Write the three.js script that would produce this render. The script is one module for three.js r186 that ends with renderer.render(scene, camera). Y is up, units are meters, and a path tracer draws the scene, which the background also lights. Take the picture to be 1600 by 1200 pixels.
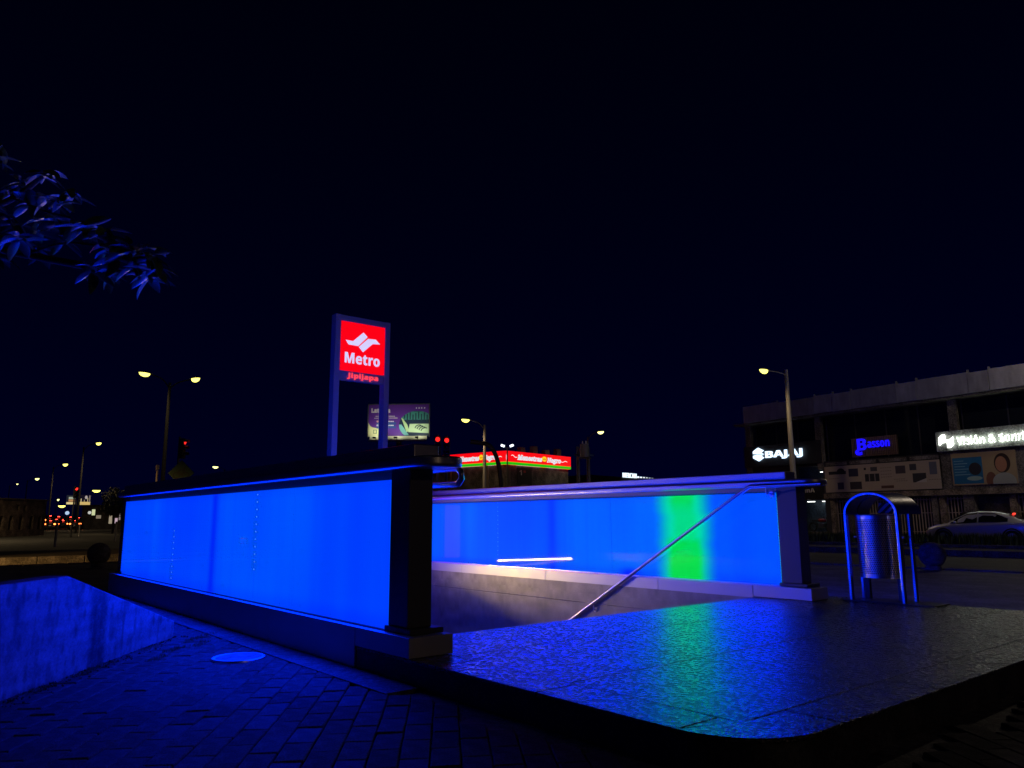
import * as THREE from 'three';
import { mergeGeometries } from 'three/addons/utils/BufferGeometryUtils.js';
import { RoundedBoxGeometry } from 'three/addons/geometries/RoundedBoxGeometry.js';
import { TextGeometry } from 'three/addons/geometries/TextGeometry.js';
import { FontLoader } from 'three/addons/loaders/FontLoader.js';
import { RectAreaLightUniformsLib } from 'three/addons/lights/RectAreaLightUniformsLib.js';

// ------------------------------------------------------------------ camera, sky, moon, exposure
const V = (x, y, z) => new THREE.Vector3(x, y, z);
const EYE = V(0, 1.11, 0), FPX = 1182.8, YAW = 0.6897, PITCH = 0.1763, ROLL = -0.0055;
const fwd = V(Math.sin(YAW) * Math.cos(PITCH), Math.sin(PITCH), -Math.cos(YAW) * Math.cos(PITCH));
const r0 = V(Math.cos(YAW), 0, Math.sin(YAW)), u0 = r0.clone().cross(fwd);
const rightV = r0.clone().multiplyScalar(Math.cos(ROLL)).addScaledVector(u0, Math.sin(ROLL));
const upV = u0.clone().multiplyScalar(Math.cos(ROLL)).addScaledVector(r0, -Math.sin(ROLL));

const scene = new THREE.Scene();
const camera = new THREE.PerspectiveCamera(2 * Math.atan(600 / FPX) * 180 / Math.PI, 4 / 3, 0.05, 1500);
camera.position.copy(EYE);
camera.up.copy(upV);
camera.lookAt(EYE.clone().add(fwd));
scene.add(camera);

const renderer = new THREE.WebGLRenderer({ antialias: true });
renderer.setSize(1024, 768);
renderer.toneMapping = THREE.LinearToneMapping;
renderer.toneMappingExposure = 1;
renderer.shadowMap.enabled = true;
RectAreaLightUniformsLib.init();

{ // night sky over a lit city: a little blue near the horizon, nearly black overhead
  const w = 64, h = 64, d = new Float32Array(w * h * 4);
  for (let j = 0; j < h; j++) {
    const el = Math.max(0, ((j + 0.5) / h - 0.5) * 180) / 90;
    const k = Math.exp(-el * 4.2);
    for (let i = 0; i < w; i++) d.set([0.00003, 0.00012 + 0.0002 * k, 0.0009 + 0.0115 * k, 1], (j * w + i) * 4);
  }
  const sky = new THREE.DataTexture(d, w, h, THREE.RGBAFormat, THREE.FloatType);
  sky.mapping = THREE.EquirectangularReflectionMapping; sky.magFilter = THREE.LinearFilter; sky.needsUpdate = true;
  scene.background = sky; scene.environment = sky;
}
const moon = new THREE.DirectionalLight(new THREE.Color(0.7, 0.8, 1), 0.004);
moon.position.set(-60, 110, 40); moon.shadow.radius = 3;
Object.assign(moon.shadow.camera, { left: -60, right: 60, top: 60, bottom: -60, far: 400 });
scene.add(moon, moon.target);

// ------------------------------------------------------------------ helpers
let seed = 20260;
const rnd = () => { seed = (seed * 1664525 + 1013904223) >>> 0; return seed / 4294967296; };
const rr = (a, b) => a + (b - a) * rnd();
const lin = (r, g, b) => new THREE.Color().setRGB(r, g, b);
const ray = (px, py) => fwd.clone().addScaledVector(rightV, (px - 800) / FPX).addScaledVector(upV, (600 - py) / FPX);
const onY = (px, py, Y) => { const d = ray(px, py); return EYE.clone().addScaledVector(d, (Y - EYE.y) / d.y); };
const onX = (px, py, X) => { const d = ray(px, py); return EYE.clone().addScaledVector(d, X / d.x); };
const onZ = (px, py, Z) => { const d = ray(px, py); return EYE.clone().addScaledVector(d, Z / d.z); };
const at = (px, py, depth) => EYE.clone().addScaledVector(ray(px, py), depth);
const pix = (p) => { const q = p.clone().sub(EYE), d = q.dot(fwd); return [800 + FPX * q.dot(rightV) / d, 600 - FPX * q.dot(upV) / d, d]; };
const taken = new Map();
const numbered = (name) => { const n = taken.get(name) || 0; taken.set(name, n + 1); return n ? `${name}_${String(n).padStart(3, '0')}` : name; };
function thing(name, label, category, pos = [0, 0, 0], turn = 0, group) {
  const o = new THREE.Group(); o.name = numbered(name); scene.add(o);
  o.position.set(...(pos.isVector3 ? pos.toArray() : pos)); o.rotation.y = turn;
  o.userData = { label, category }; if (group) o.userData.group = group;
  return o;
}
function part(name, geo, mat, parent, pos) {
  const m = new THREE.Mesh(Array.isArray(geo) ? mergeGeometries(geo.map((g) => (g.index ? g.toNonIndexed() : g))) : geo, mat);
  m.name = name; if (pos) m.position.set(...(pos.isVector3 ? pos.toArray() : pos)); parent.add(m); return m;
}
function structure(name, geo, mat, label, category) {
  const m = part(numbered(name), geo, mat, scene); m.userData = { label, category, kind: 'structure' }; return m;
}
function solo(name, geo, mat, label, category, group) {
  const m = part(numbered(name), geo, mat, scene); m.userData = { label, category }; if (group) m.userData.group = group; return m;
}
function copyOf(o, label, group) {
  const c = o.clone(); c.name = numbered(o.name.replace(/_\d{3}$/, '')); c.userData = { ...o.userData };
  if (label) c.userData.label = label; if (group) c.userData.group = group; scene.add(c); return c;
}
const bx = (w, h, d, x = 0, y = 0, z = 0) => new THREE.BoxGeometry(w, h, d).translate(x, y, z);
const rbx = (w, h, d, x = 0, y = 0, z = 0, r = 0.01, s = 2) => new RoundedBoxGeometry(w, h, d, s, r).translate(x, y, z);
const span = (x0, x1, y0, y1, z0, z1, r) => (r ? rbx : bx)(x1 - x0, y1 - y0, z1 - z0, (x0 + x1) / 2, (y0 + y1) / 2, (z0 + z1) / 2, r);
function rod(a, b, ra, rb = ra, seg = 10) {
  const d = b.clone().sub(a), g = new THREE.CylinderGeometry(rb, ra, d.length(), seg);
  g.applyQuaternion(new THREE.Quaternion().setFromUnitVectors(V(0, 1, 0), d.clone().normalize()));
  return g.translate((a.x + b.x) / 2, (a.y + b.y) / 2, (a.z + b.z) / 2);
}
const pipe = (pts, r, n = 40, seg = 8, bend = 0.5) => new THREE.TubeGeometry(new THREE.CatmullRomCurve3(pts, false, 'catmullrom', bend), n, r, seg);
function boxUV(g, s = 1) { // uv in metres from position and normal
  if (g.index) g = g.toNonIndexed();
  const p = g.attributes.position, n = g.attributes.normal, uv = new Float32Array(p.count * 2);
  for (let i = 0; i < p.count; i++) {
    const ax = Math.abs(n.getX(i)), ay = Math.abs(n.getY(i)), az = Math.abs(n.getZ(i));
    if (ay >= ax && ay >= az) { uv[2 * i] = p.getX(i) * s; uv[2 * i + 1] = p.getZ(i) * s; }
    else if (ax >= az) { uv[2 * i] = p.getZ(i) * s; uv[2 * i + 1] = p.getY(i) * s; }
    else { uv[2 * i] = p.getX(i) * s; uv[2 * i + 1] = p.getY(i) * s; }
  }
  g.setAttribute('uv', new THREE.BufferAttribute(uv, 2)); return g;
}
// tileable value noise
function lattice(n, s) { const a = new Float32Array(n * n); let q = s >>> 0; for (let i = 0; i < a.length; i++) { q = (q * 1664525 + 1013904223) >>> 0; a[i] = q / 4294967296; } return a; }
function noiser(n, s) {
  const a = lattice(n, s), sm = (t) => t * t * (3 - 2 * t);
  return (u, v) => {
    u = ((u % 1) + 1) % 1 * n; v = ((v % 1) + 1) % 1 * n;
    const i = Math.floor(u), j = Math.floor(v), f = sm(u - i), g = sm(v - j), i1 = (i + 1) % n, j1 = (j + 1) % n, i0 = i % n, j0 = j % n;
    return (a[j0 * n + i0] * (1 - f) + a[j0 * n + i1] * f) * (1 - g) + (a[j1 * n + i0] * (1 - f) + a[j1 * n + i1] * f) * g;
  };
}
function tex(w, h, fn, srgb = true, repeat = [1, 1]) {
  const d = new Uint8Array(w * h * 4);
  for (let j = 0; j < h; j++) for (let i = 0; i < w; i++) {
    const c = fn((i + 0.5) / w, (j + 0.5) / h), o = (j * w + i) * 4;
    if (typeof c === 'number') d[o] = d[o + 1] = d[o + 2] = Math.max(0, Math.min(255, c * 255)); else for (let k = 0; k < 3; k++) d[o + k] = Math.max(0, Math.min(255, c[k] * 255));
    d[o + 3] = 255;
  }
  const t = new THREE.DataTexture(d, w, h, THREE.RGBAFormat);
  t.wrapS = t.wrapT = THREE.RepeatWrapping; t.magFilter = THREE.LinearFilter; t.minFilter = THREE.LinearMipmapLinearFilter; t.generateMipmaps = true;
  if (srgb) t.colorSpace = THREE.SRGBColorSpace; t.repeat.set(...repeat); t.needsUpdate = true; return t;
}
function canvasTex(w, h, draw) {
  const c = document.createElement('canvas'); c.width = w; c.height = h; draw(c.getContext('2d'), w, h);
  const t = new THREE.CanvasTexture(c); t.colorSpace = THREE.SRGBColorSpace; return t;
}
const n8 = noiser(8, 11), n16 = noiser(16, 5), n32 = noiser(32, 23), n64 = noiser(64, 31), n128 = noiser(128, 77), n256 = noiser(256, 99);
const grey = (a) => [a, a, a];

// ------------------------------------------------------------------ materials
const speck = tex(512, 512, (u, v) => 0.72 + 0.5 * (n256(u, v) - 0.5) + 0.35 * (n64(u, v) - 0.5) + 0.4 * (n8(u, v) - 0.5));
const grainBump = tex(512, 512, (u, v) => 0.55 * n256(u, v) + 0.3 * n128(u + 0.3, v) + 0.15 * n64(u, v + 0.2), false);
const slabBump = tex(1024, 1024, (u, v) => 0.3 * n64(u, v) + 0.5 * n128(u + 0.4, v) + 0.2 * n256(u + 0.1, v + 0.7), false);
const slabSpeck = tex(1024, 1024, (u, v) => 0.7 + 0.75 * (n128(u + 0.2, v) - 0.5) + 0.3 * (n16(u, v + 0.4) - 0.5) + 0.7 * (n256(u, v) - 0.5));
const slabRough = tex(512, 512, (u, v) => 0.62 + 0.16 * (n16(u, v) - 0.5) + 0.6 * (n64(u, v) - 0.5), false);
const metalRough = tex(256, 256, (u, v) => 0.86 + 0.16 * (n8(u, v) - 0.5) + 0.08 * (n32(u, v) - 0.5), false);
const rep = (t, a, b = a) => { const c = t.clone(); c.repeat.set(a, b); c.needsUpdate = true; return c; };
const std = (o) => new THREE.MeshStandardMaterial(o);
const M = {
  asphalt: std({ color: lin(0.055, 0.055, 0.058), roughness: 0.75, map: rep(speck, 0.25), bumpMap: rep(grainBump, 0.8), bumpScale: 0.006 }),
  pavement: std({ color: lin(0.2, 0.19, 0.18), roughness: 0.7, map: rep(speck, 0.4), bumpMap: rep(grainBump, 0.7), bumpScale: 0.004 }),
  kerb: std({ color: lin(0.32, 0.3, 0.27), roughness: 0.8, map: rep(speck, 0.5), bumpMap: rep(grainBump, 1), bumpScale: 0.003 }),
  soil: std({ color: lin(0.06, 0.05, 0.035), roughness: 0.95, map: rep(speck, 0.5) }),
  grass: std({ color: lin(0.045, 0.085, 0.025), roughness: 0.9 }),
  slab: std({ color: lin(0.06, 0.06, 0.064), roughness: 0.46, roughnessMap: rep(slabRough, 0.9), map: rep(slabSpeck, 1.3), bumpMap: rep(slabBump, 1.0), bumpScale: 0.0085 }),
  granite: std({ color: lin(0.34, 0.32, 0.3), roughness: 0.5, map: rep(speck, 0.8), bumpMap: rep(grainBump, 2), bumpScale: 0.001 }),
  concrete: std({ color: lin(0.36, 0.35, 0.33), roughness: 0.7, map: rep(speck, 0.6), bumpMap: rep(grainBump, 1), bumpScale: 0.002 }),
  steel: std({ color: lin(0.55, 0.55, 0.56), metalness: 1, roughness: 0.36, roughnessMap: metalRough }),
  cap: std({ color: lin(0.5, 0.5, 0.52), metalness: 0.9, roughness: 0.42, roughnessMap: metalRough }),
  cladding: std({ color: lin(0.5, 0.49, 0.48), metalness: 0.55, roughness: 0.5, roughnessMap: metalRough }),
  dark: std({ color: lin(0.02, 0.02, 0.022), roughness: 0.55 }),
  darkMetal: std({ color: lin(0.07, 0.07, 0.075), metalness: 0.3, roughness: 0.42 }),
  greyPaint: std({ color: lin(0.25, 0.25, 0.25), roughness: 0.5 }),
  polePaint: std({ color: lin(0.35, 0.33, 0.3), roughness: 0.6, metalness: 0.2 }),
  postPaint: std({ color: lin(0.09, 0.09, 0.095), roughness: 0.45, metalness: 0.2 }),
  lampPole: std({ color: lin(0.025, 0.025, 0.025), roughness: 0.7 }),
  rubber: std({ color: lin(0.02, 0.02, 0.02), roughness: 0.85 }),
  glass: std({ color: lin(0.012, 0.016, 0.022), roughness: 0.06, metalness: 0.1 }),
  white: std({ color: lin(0.75, 0.74, 0.7), roughness: 0.6 }),
  bark: std({ color: lin(0.09, 0.065, 0.045), roughness: 0.9, bumpMap: rep(grainBump, 2, 0.5), bumpScale: 0.01 }),
};
const glow = (r, g, b, k = 1) => std({ color: lin(0.02, 0.02, 0.02), roughness: 0.5, emissive: lin(r, g, b), emissiveIntensity: k });

// ------------------------------------------------------------------ ground, road, pavement
const WELL = { x0: 3.3, x1: 8.35, z0: -13.5, z1: -5.45 };
function sheet(x0, x1, z0, z1, y, hole) {
  const s = new THREE.Shape([[x0, -z0], [x0, -z1], [x1, -z1], [x1, -z0]].map((p) => new THREE.Vector2(...p)));
  if (hole) s.holes.push(new THREE.Path([[WELL.x0 - 0.1, -WELL.z0 + 0.1], [WELL.x1 + 0.1, -WELL.z0 + 0.1], [WELL.x1 + 0.1, -WELL.z1 - 0.1], [WELL.x0 - 0.1, -WELL.z1 - 0.1]].map((p) => new THREE.Vector2(...p))));
  return boxUV(new THREE.ShapeGeometry(s).rotateX(-Math.PI / 2).translate(0, y, 0));
}
structure('road', sheet(-700, 700, -700, 700, -0.14, true), M.asphalt, 'dark asphalt of the wide avenue and side street', 'road');
const pavement = structure('pavement', sheet(-30, 17.75, -23.4, 25, -0.02, true), M.pavement, 'blue lit pavement round the station entrance', 'pavement');
{ // kerbs of our pavement, in stones
  const stone = boxUV(rbx(0.18, 0.15, 0.98, 0, 0, 0, 0.02, 1));
  for (let k = 0; k < 34; k++) part('kerb_stone', stone, M.kerb, pavement, [17.84, -0.06, -23 + k + rr(-0.01, 0.01)]);
  const stone2 = boxUV(rbx(0.98, 0.15, 0.18, 0, 0, 0, 0.02, 1));
  for (let k = 0; k < 24; k++) part('kerb_stone', stone2, M.kerb, pavement, [-5.5 + k, -0.06, -23.49]);
}
structure('painted_line', sheet(19.2, 19.32, -60, 40, -0.136), M.white, 'thin white line painted on the avenue', 'road marking');
{ // traffic islands
  const isl = (x0, x1, z0, z1, top, label) => {
    const g = structure('traffic_island', boxUV(span(x0 + 0.15, x1 - 0.15, -0.5, top - 0.01, z0 + 0.15, z1 - 0.15)), M.soil, label, 'island');
    const n = Math.min(60, Math.ceil((z1 - z0) / 1.2)), sz = (z1 - z0) / n, st = boxUV(rbx(0.18, top + 0.3, sz - 0.015, 0, 0, 0, 0.02, 1));
    for (let k = 0; k < n; k++) for (const x of [x0 + 0.09, x1 - 0.09]) part('kerb_stone', st, M.kerb, g, [x, (top - 0.3) / 2, z0 + (k + 0.5) * sz]);
    const m = Math.min(40, Math.ceil((x1 - x0) / 1.2)), sx = (x1 - x0) / m, s2 = boxUV(rbx(sx - 0.015, top + 0.3, 0.18, 0, 0, 0, 0.02, 1));
    for (let k = 0; k < m; k++) for (const z of [z0 + 0.09, z1 - 0.09]) part('kerb_stone', s2, M.kerb, g, [x0 + (k + 0.5) * sx, (top - 0.3) / 2, z]);
    return g;
  };
  isl(26.5, 28.2, -46, 18, 0.06, 'low kerbed island between the lanes of the avenue');
  isl(30.5, 34.2, -60, 12, 0.1, 'kerbed island with a grass verge before the parked car');
  isl(-12, 7.2, -31, -25.6, 0.13, 'kerbed island lit orange across the side street');
  // grass blades on the verge
  const blade = new THREE.BufferGeometry(); blade.setAttribute('position', new THREE.Float32BufferAttribute([-0.02, 0, 0, 0.02, 0, 0, 0.01, 0.22, 0.03], 3)); blade.setAttribute('normal', new THREE.Float32BufferAttribute([0, 0.6, 0.8, 0, 0.6, 0.8, 0, 0.6, 0.8], 3)); blade.setAttribute('uv', new THREE.Float32BufferAttribute([0, 0, 1, 0, 0.5, 1], 2));
  const N = 26000, im = new THREE.InstancedMesh(blade, new THREE.MeshStandardMaterial({ color: lin(0.05, 0.085, 0.025), roughness: 0.9, side: THREE.DoubleSide }), N), m4 = new THREE.Matrix4(), q = new THREE.Quaternion();
  for (let i = 0; i < N; i++) { q.setFromAxisAngle(V(0, 1, 0), rr(0, 6.28)); const s = rr(0.6, 1.5); m4.compose(V(rr(30.75, 33.95), 0.08, rr(-40, 8)), q, V(s * 1.6, s * rr(0.8, 1.5), s)); im.setMatrixAt(i, m4); }
  im.name = 'grass'; im.userData = { label: 'dark green grass growing on the avenue island', category: 'grass', kind: 'stuff' }; scene.add(im);
  structure('far_pavement', span(40.5, 60, -0.5, 0.02, -70, 30), M.pavement, 'grey pavement in front of the shop building', 'pavement');
}

// ------------------------------------------------------------------ block paving in front of the parapet
{
  const a = Math.atan2(Math.sin(0.6055), Math.cos(0.6055)), al = V(Math.sin(a), 0, -Math.cos(a)), ac = V(Math.cos(a), 0, Math.sin(a));
  const W = 0.147, L = 0.297;
  const block = (w, l) => { // a chamfered concrete block, top at y = 0
    const g = [], P = [];
    const ring = (i, y) => [[-w / 2 + i, y, -l / 2 + i], [w / 2 - i, y, -l / 2 + i], [w / 2 - i, y, l / 2 - i], [-w / 2 + i, y, l / 2 - i]];
    const quad = (p, q, r, s) => P.push(...p, ...q, ...r, ...p, ...r, ...s);
    const R = [ring(0, -0.03), ring(0, -0.006), ring(0.005, 0)];
    for (let k = 0; k < 2; k++) for (let e = 0; e < 4; e++) quad(R[k][(e + 1) % 4], R[k][e], R[k + 1][e], R[k + 1][(e + 1) % 4]);
    quad(R[2][3], R[2][2], R[2][1], R[2][0]);
    const b = new THREE.BufferGeometry(); b.setAttribute('position', new THREE.Float32BufferAttribute(P, 3)); b.computeVertexNormals(); return boxUV(b);
  };
  const geo = block(W - 0.006, L - 0.007);
  const tones = [0.12, 0.15, 0.17, 0.135].map((c, i) => std({ color: lin(c, c * 0.96, c * 0.9), roughness: 0.78 + 0.04 * i, map: rep(speck, 2.5), bumpMap: rep(grainBump, 2.2), bumpScale: 0.0025 }));
  const list = [];
  for (let i = -70; i < 90; i++) for (let j = -60; j < 70; j++) {
    const c = V(0, 0, 0).addScaledVector(ac, i * W).addScaledVector(al, (j + (i & 1) * 0.5) * L);
    if (c.x > 9.6 || c.z > 0 || c.z < -9.6) continue;
    const onPlatform = c.x > 2.72 && c.z < -1.72, wallSide = (c.x - 0.709) * 0.79 + (c.z + 5.923) * 0.613 < -0.02 && (c.x - 0.709) * 0.613 - (c.z + 5.923) * 0.79 < 2.75; // behind the ramp wall
    if (onPlatform || wallSide) continue;
    const [px, py, d] = pix(c);
    if (d < 1 || px < -60 || px > 1660 || py > 1270) continue;
    list.push({ c, area: 1 / (d * d * d) });
  }
  list.sort((p, q) => q.area - p.area);
  const rest = [];
  list.forEach(({ c }, k) => {
    const tilt = [rr(-0.02, 0.02), a * -1 + rr(-0.02, 0.02), rr(-0.02, 0.02)], dy = rr(-0.003, 0.002);
    if (k < 300) { const m = part('paver', geo, tones[Math.floor(rnd() * 4)], pavement, [c.x, dy, c.z]); m.rotation.set(...tilt); }
    else { const m4 = new THREE.Matrix4().compose(V(c.x, dy, c.z), new THREE.Quaternion().setFromEuler(new THREE.Euler(...tilt)), V(1, 1, 1)); rest.push(geo.clone().applyMatrix4(m4)); }
  });
  if (rest.length) { const m = part('far_pavers', rest, tones[1], pavement); m.userData.kind = 'stuff'; }
  part('border_strip', boxUV(span(2.64, 2.9, -0.05, 0.006, -13.7, -4.5)), M.pavement, pavement);
}
{ // pale round cover set in the paving
  const c = onY(373, 1029, 0), o = thing('manhole_cover', 'small pale round cover set flush in the block paving', 'cover', [c.x, 0.004, c.z]);
  part('rim', new THREE.LatheGeometry([[0.178, 0], [0.178, 0.008], [0.184, 0.012], [0.205, 0.012], [0.212, 0.006], [0.212, -0.03]].map((p) => new THREE.Vector2(...p)), 40), M.steel, o);
  part('lid', new THREE.CylinderGeometry(0.175, 0.175, 0.03, 40).translate(0, -0.005, 0), std({ color: lin(0.55, 0.55, 0.52), roughness: 0.6, map: rep(speck, 1) }), o);
}

// ------------------------------------------------------------------ raised platform of wet granite slabs
const PLAT = 0.16, PX0 = 2.915, PX1 = 9.12, PZ0 = -5.45, PZ1 = -1.92;
const platformOutline = (i) => { // rounded front left corner
  const s = new THREE.Shape(), R = 0.45 - i;
  s.moveTo(PX0 + i, -PZ0); s.lineTo(PX0 + i, -(PZ1 - 0.45));
  for (let k = 1; k <= 14; k++) { const t = Math.PI + (Math.PI / 2) * k / 14; s.lineTo(PX0 + 0.45 + R * Math.cos(t), -(PZ1 - 0.45) + R * Math.sin(t)); }
  s.lineTo(PX1 - i, -(PZ1 - i)); s.lineTo(PX1 - i, -PZ0); s.closePath(); return s;
};
const platform = structure('platform', boxUV(new THREE.ExtrudeGeometry(platformOutline(0.012), { depth: PLAT - 0.02 + 0.2, bevelEnabled: false, steps: 1 }).rotateX(-Math.PI / 2).translate(0, -0.2, 0)), std({ color: lin(0.06, 0.06, 0.063), roughness: 0.6, map: rep(speck, 0.9) }), 'raised wet granite platform at the head of the stairs', 'platform');
{
  // slab polygons: a border course along the two open edges, then large slabs
  const tile = (poly, k) => {
    const g = new THREE.ExtrudeGeometry(new THREE.Shape(poly.map((p) => new THREE.Vector2(p[0], -p[1]))), { depth: 0.018, bevelEnabled: true, bevelThickness: 0.003, bevelSize: 0.003, bevelOffset: -0.003, bevelSegments: 1 }).rotateX(-Math.PI / 2).translate(0, PLAT - 0.021 + k * 0.0006, 0);
    return boxUV(g);
  };
  const g2 = 0.006, B = 0.32, rect = (x0, x1, z0, z1) => [[x0 + g2, z0 + g2], [x0 + g2, z1 - g2], [x1 - g2, z1 - g2], [x1 - g2, z0 + g2]];
  const tones = [0.052, 0.06, 0.068].map((c) => { const m = M.slab.clone(); m.color = lin(c, c, c * 1.05); return m; });
  const put = (poly) => part('granite_slab', tile(poly, rnd()), tones[Math.floor(rnd() * 3)], platform);
  // left border from stairs to corner
  const zs = [PZ0, -4.35, -3.35, -2.37];
  for (let k = 0; k < 3; k++) put(rect(PX0, PX0 + B, zs[k], zs[k + 1]));
  const corner = []; for (let k = 0; k <= 12; k++) { const t = Math.PI + (Math.PI / 2) * k / 12; corner.push([PX0 + 0.45 + (0.45 - g2) * Math.cos(t), PZ1 - 0.45 - (0.45 - g2) * Math.sin(t)]); }
  put([[PX0 + g2, -2.37 + g2], ...corner, [3.6 - g2, PZ1 - g2], [3.6 - g2, PZ1 - B + g2], [PX0 + B + 0.08, PZ1 - B + g2], [PX0 + B - g2, PZ1 - B - 0.06], [PX0 + B - g2, -2.37 + g2]]);
  const xs = [3.6, 4.7, 5.8, 6.9, 8.0, PX1];
  for (let k = 0; k < 5; k++) put(rect(xs[k], xs[k + 1], PZ1 - B, PZ1));
  const ix = [PX0 + B, 4.45, 5.7, 6.95, 8.2, PX1], iz = [PZ0, -4.55, -3.4, PZ1 - B];
  for (let i = 0; i < 5; i++) for (let j = 0; j < 3; j++) put(rect(ix[i], ix[i + 1], iz[j], iz[j + 1]));
}

// ------------------------------------------------------------------ stairwell
const stairWallTex = tex(1024, 256, (u, v) => {
  const b = 0.78 + 0.16 * (n16(u * 2, v) - 0.5) + 0.1 * (n64(u * 2, v * 0.3) - 0.5) + 0.06 * (n256(u * 2, v) - 0.5);
  return [b, b * 0.985, b * 0.95];
}, true);
const wellWall = std({ color: lin(0.42, 0.4, 0.35), roughness: 0.42, metalness: 0.25, map: rep(stairWallTex, 0.12, 0.5), bumpMap: rep(grainBump, 0.9), bumpScale: 0.0018 });
const stairs = structure('staircase', [span(WELL.x0 - 0.2, WELL.x1 + 0.2, -5.2, -4.6, -22, -5.3)].map((g) => boxUV(g)), M.concrete, 'stone staircase going down between the glowing parapets', 'stairs');
{
  const tread = boxUV(rbx(WELL.x1 - WELL.x0 - 0.01, 0.17, 0.5, 0, 0, 0, 0.012, 1));
  for (let k = 0; k < 24; k++) part('step', tread, M.granite, stairs, [(WELL.x0 + WELL.x1) / 2, PLAT - 0.17 * (k + 1) - 0.085, WELL.z1 - 0.29 * k - 0.25 + 0.0]);
  // wall courses, the seam is a real gap
  for (const [x0, x1, side] of [[WELL.x0 - 0.3, WELL.x0, 0], [WELL.x1, WELL.x1 + 0.3, 1]]) {
    part('upper_wall_course', boxUV(span(x0, x1, -0.135, PLAT - 0.012, WELL.z0 - 0.3, WELL.z1 + (side ? 0.0 : 0.0))), wellWall, stairs);
    part('lower_wall_course', boxUV(span(x0, x1, -4.7, -0.141, -22, WELL.z1)), wellWall, stairs);
  }
  part('head_wall', boxUV(span(WELL.x0, WELL.x1, -4.7, PLAT - 0.025, WELL.z1 + 0.001, WELL.z1 + 0.2)), M.concrete, stairs);
  part('end_wall', boxUV(span(WELL.x0, WELL.x1, -0.9, 0.02, WELL.z0 - 0.3, WELL.z0)), wellWall, stairs);
  part('passage_ceiling', boxUV(span(WELL.x0, WELL.x1, -0.9, -0.75, -22, WELL.z0 - 0.301)), M.concrete, stairs);
  part('passage_end', boxUV(span(WELL.x0, WELL.x1, -4.7, -0.9, -22.2, -22)), M.concrete, stairs);
}
// ceiling lamp down in the passage
{
  const o = thing('passage_lamp', 'white ceiling lamp down in the station passage', 'lamp', [5.8, -0.98, -15.2]);
  part('housing', rbx(2.4, 0.08, 0.4, 0, 0.04, 0, 0.01), M.white, o);
  part('diffuser', rbx(2.3, 0.02, 0.32, 0, -0.012, 0, 0.005), glow(1, 0.88, 0.68, 3), o);
  const l = new THREE.RectAreaLight(lin(1, 0.86, 0.62), 1.5, 2.3, 0.32); l.position.set(5.8, -1.01, -15.2); l.rotation.x = -Math.PI / 2; scene.add(l);
}

// ------------------------------------------------------------------ backlit parapets
const PB = 0.31, PT = 1.41; // bottom and top of the glass
const BLUE = [0, 0.29, 1];
const smooth = (a, b, x) => { const t = Math.max(0, Math.min(1, (x - a) / (b - a))); return t * t * (3 - 2 * t); };
const bump = (x, c, w) => Math.exp(-((x - c) * (x - c)) / (w * w));
const LX = 2.995, FX = 8.434;
const ledBase = (u, v, g) => { const k = 1 + 0.3 * (n8(u, 0.31) - 0.5) + 0.14 * (n32(u, 0.3) - 0.5) + 0.05 * (n128(u, 0.7) - 0.5), e = 1 + 0.18 * (n8(u + 0.2, v * 0.12 + 0.4) - 0.5) - 0.16 * (smooth(0.14, 0, v) + 0.5 * smooth(0.9, 1, v)); return [0, g * k * e, 1]; };
const zOfPix = (px, py, X) => onX(px, py, X).z;
const L0 = -13.25, L1 = -5.09, uL = (px, py) => (zOfPix(px, py, LX) - L0) / (L1 - L0);
const F0 = -13.2, F1 = -5.165, uF = (px, py) => (zOfPix(px, py, FX) - F0) / (F1 - F0);
const uPostShadeL = uL(332, 860);  // dark band in the glow map: painted shade of a post behind the glass
const panelTexL = tex(1024, 128, (u, v) => { const c = ledBase(u, v, 0.28), s = bump(u, uPostShadeL, 0.012) * 0.8; return [0, c[1] * (1 - s * 0.55), 1 - 0.04 * s]; });
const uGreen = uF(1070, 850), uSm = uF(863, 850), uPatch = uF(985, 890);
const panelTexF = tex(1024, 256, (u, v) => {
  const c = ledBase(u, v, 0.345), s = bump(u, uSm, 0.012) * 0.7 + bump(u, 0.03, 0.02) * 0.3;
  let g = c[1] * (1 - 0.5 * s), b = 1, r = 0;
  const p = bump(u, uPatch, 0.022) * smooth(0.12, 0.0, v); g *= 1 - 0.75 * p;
  const wob = 0.006 * (n16(v * 0.6, 0.5) - 0.5), e = Math.abs(u - uGreen + wob), side = 1 - smooth(0.026, 0.07, e), core = Math.max((1 - smooth(0.012, 0.034, e)) * (0.45 + 0.4 * smooth(0.75, 1, v)), (1 - smooth(0.022, 0.044, e)) * (1 - smooth(0.4, 0.54, v)) * 1.0);
  g = g * (1 - side) + side * 0.85; b = b * (1 - side) + side * (0.66 - 0.38 * core);
  return [r, g, b];
});
const panelTexE = tex(256, 64, (u, v) => { const c = ledBase(u, v, 0.3), s = bump(u, 0.81, 0.05); return [0.35 * s, c[1] * (1 - s), 1]; });
const panelMat = (t, k = 1) => new THREE.MeshPhysicalMaterial({ color: lin(0.015, 0.015, 0.02), roughness: 0.03, specularIntensity: 0.13, emissive: lin(1, 1, 1), emissiveMap: t, emissiveIntensity: k });
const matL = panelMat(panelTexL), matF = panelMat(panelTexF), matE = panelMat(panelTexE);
const ledDot = glow(0.12, 0.4, 1.2, 0.9);
function panelGeo(w, h, u0, u1) { // thin glass pane facing +z, its uv running u0..u1
  const g = new THREE.BoxGeometry(w, h, 0.012), uv = g.attributes.uv;
  for (let i = 0; i < uv.count; i++) uv.setX(i, u0 + (u1 - u0) * uv.getX(i));
  return g;
}
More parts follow.
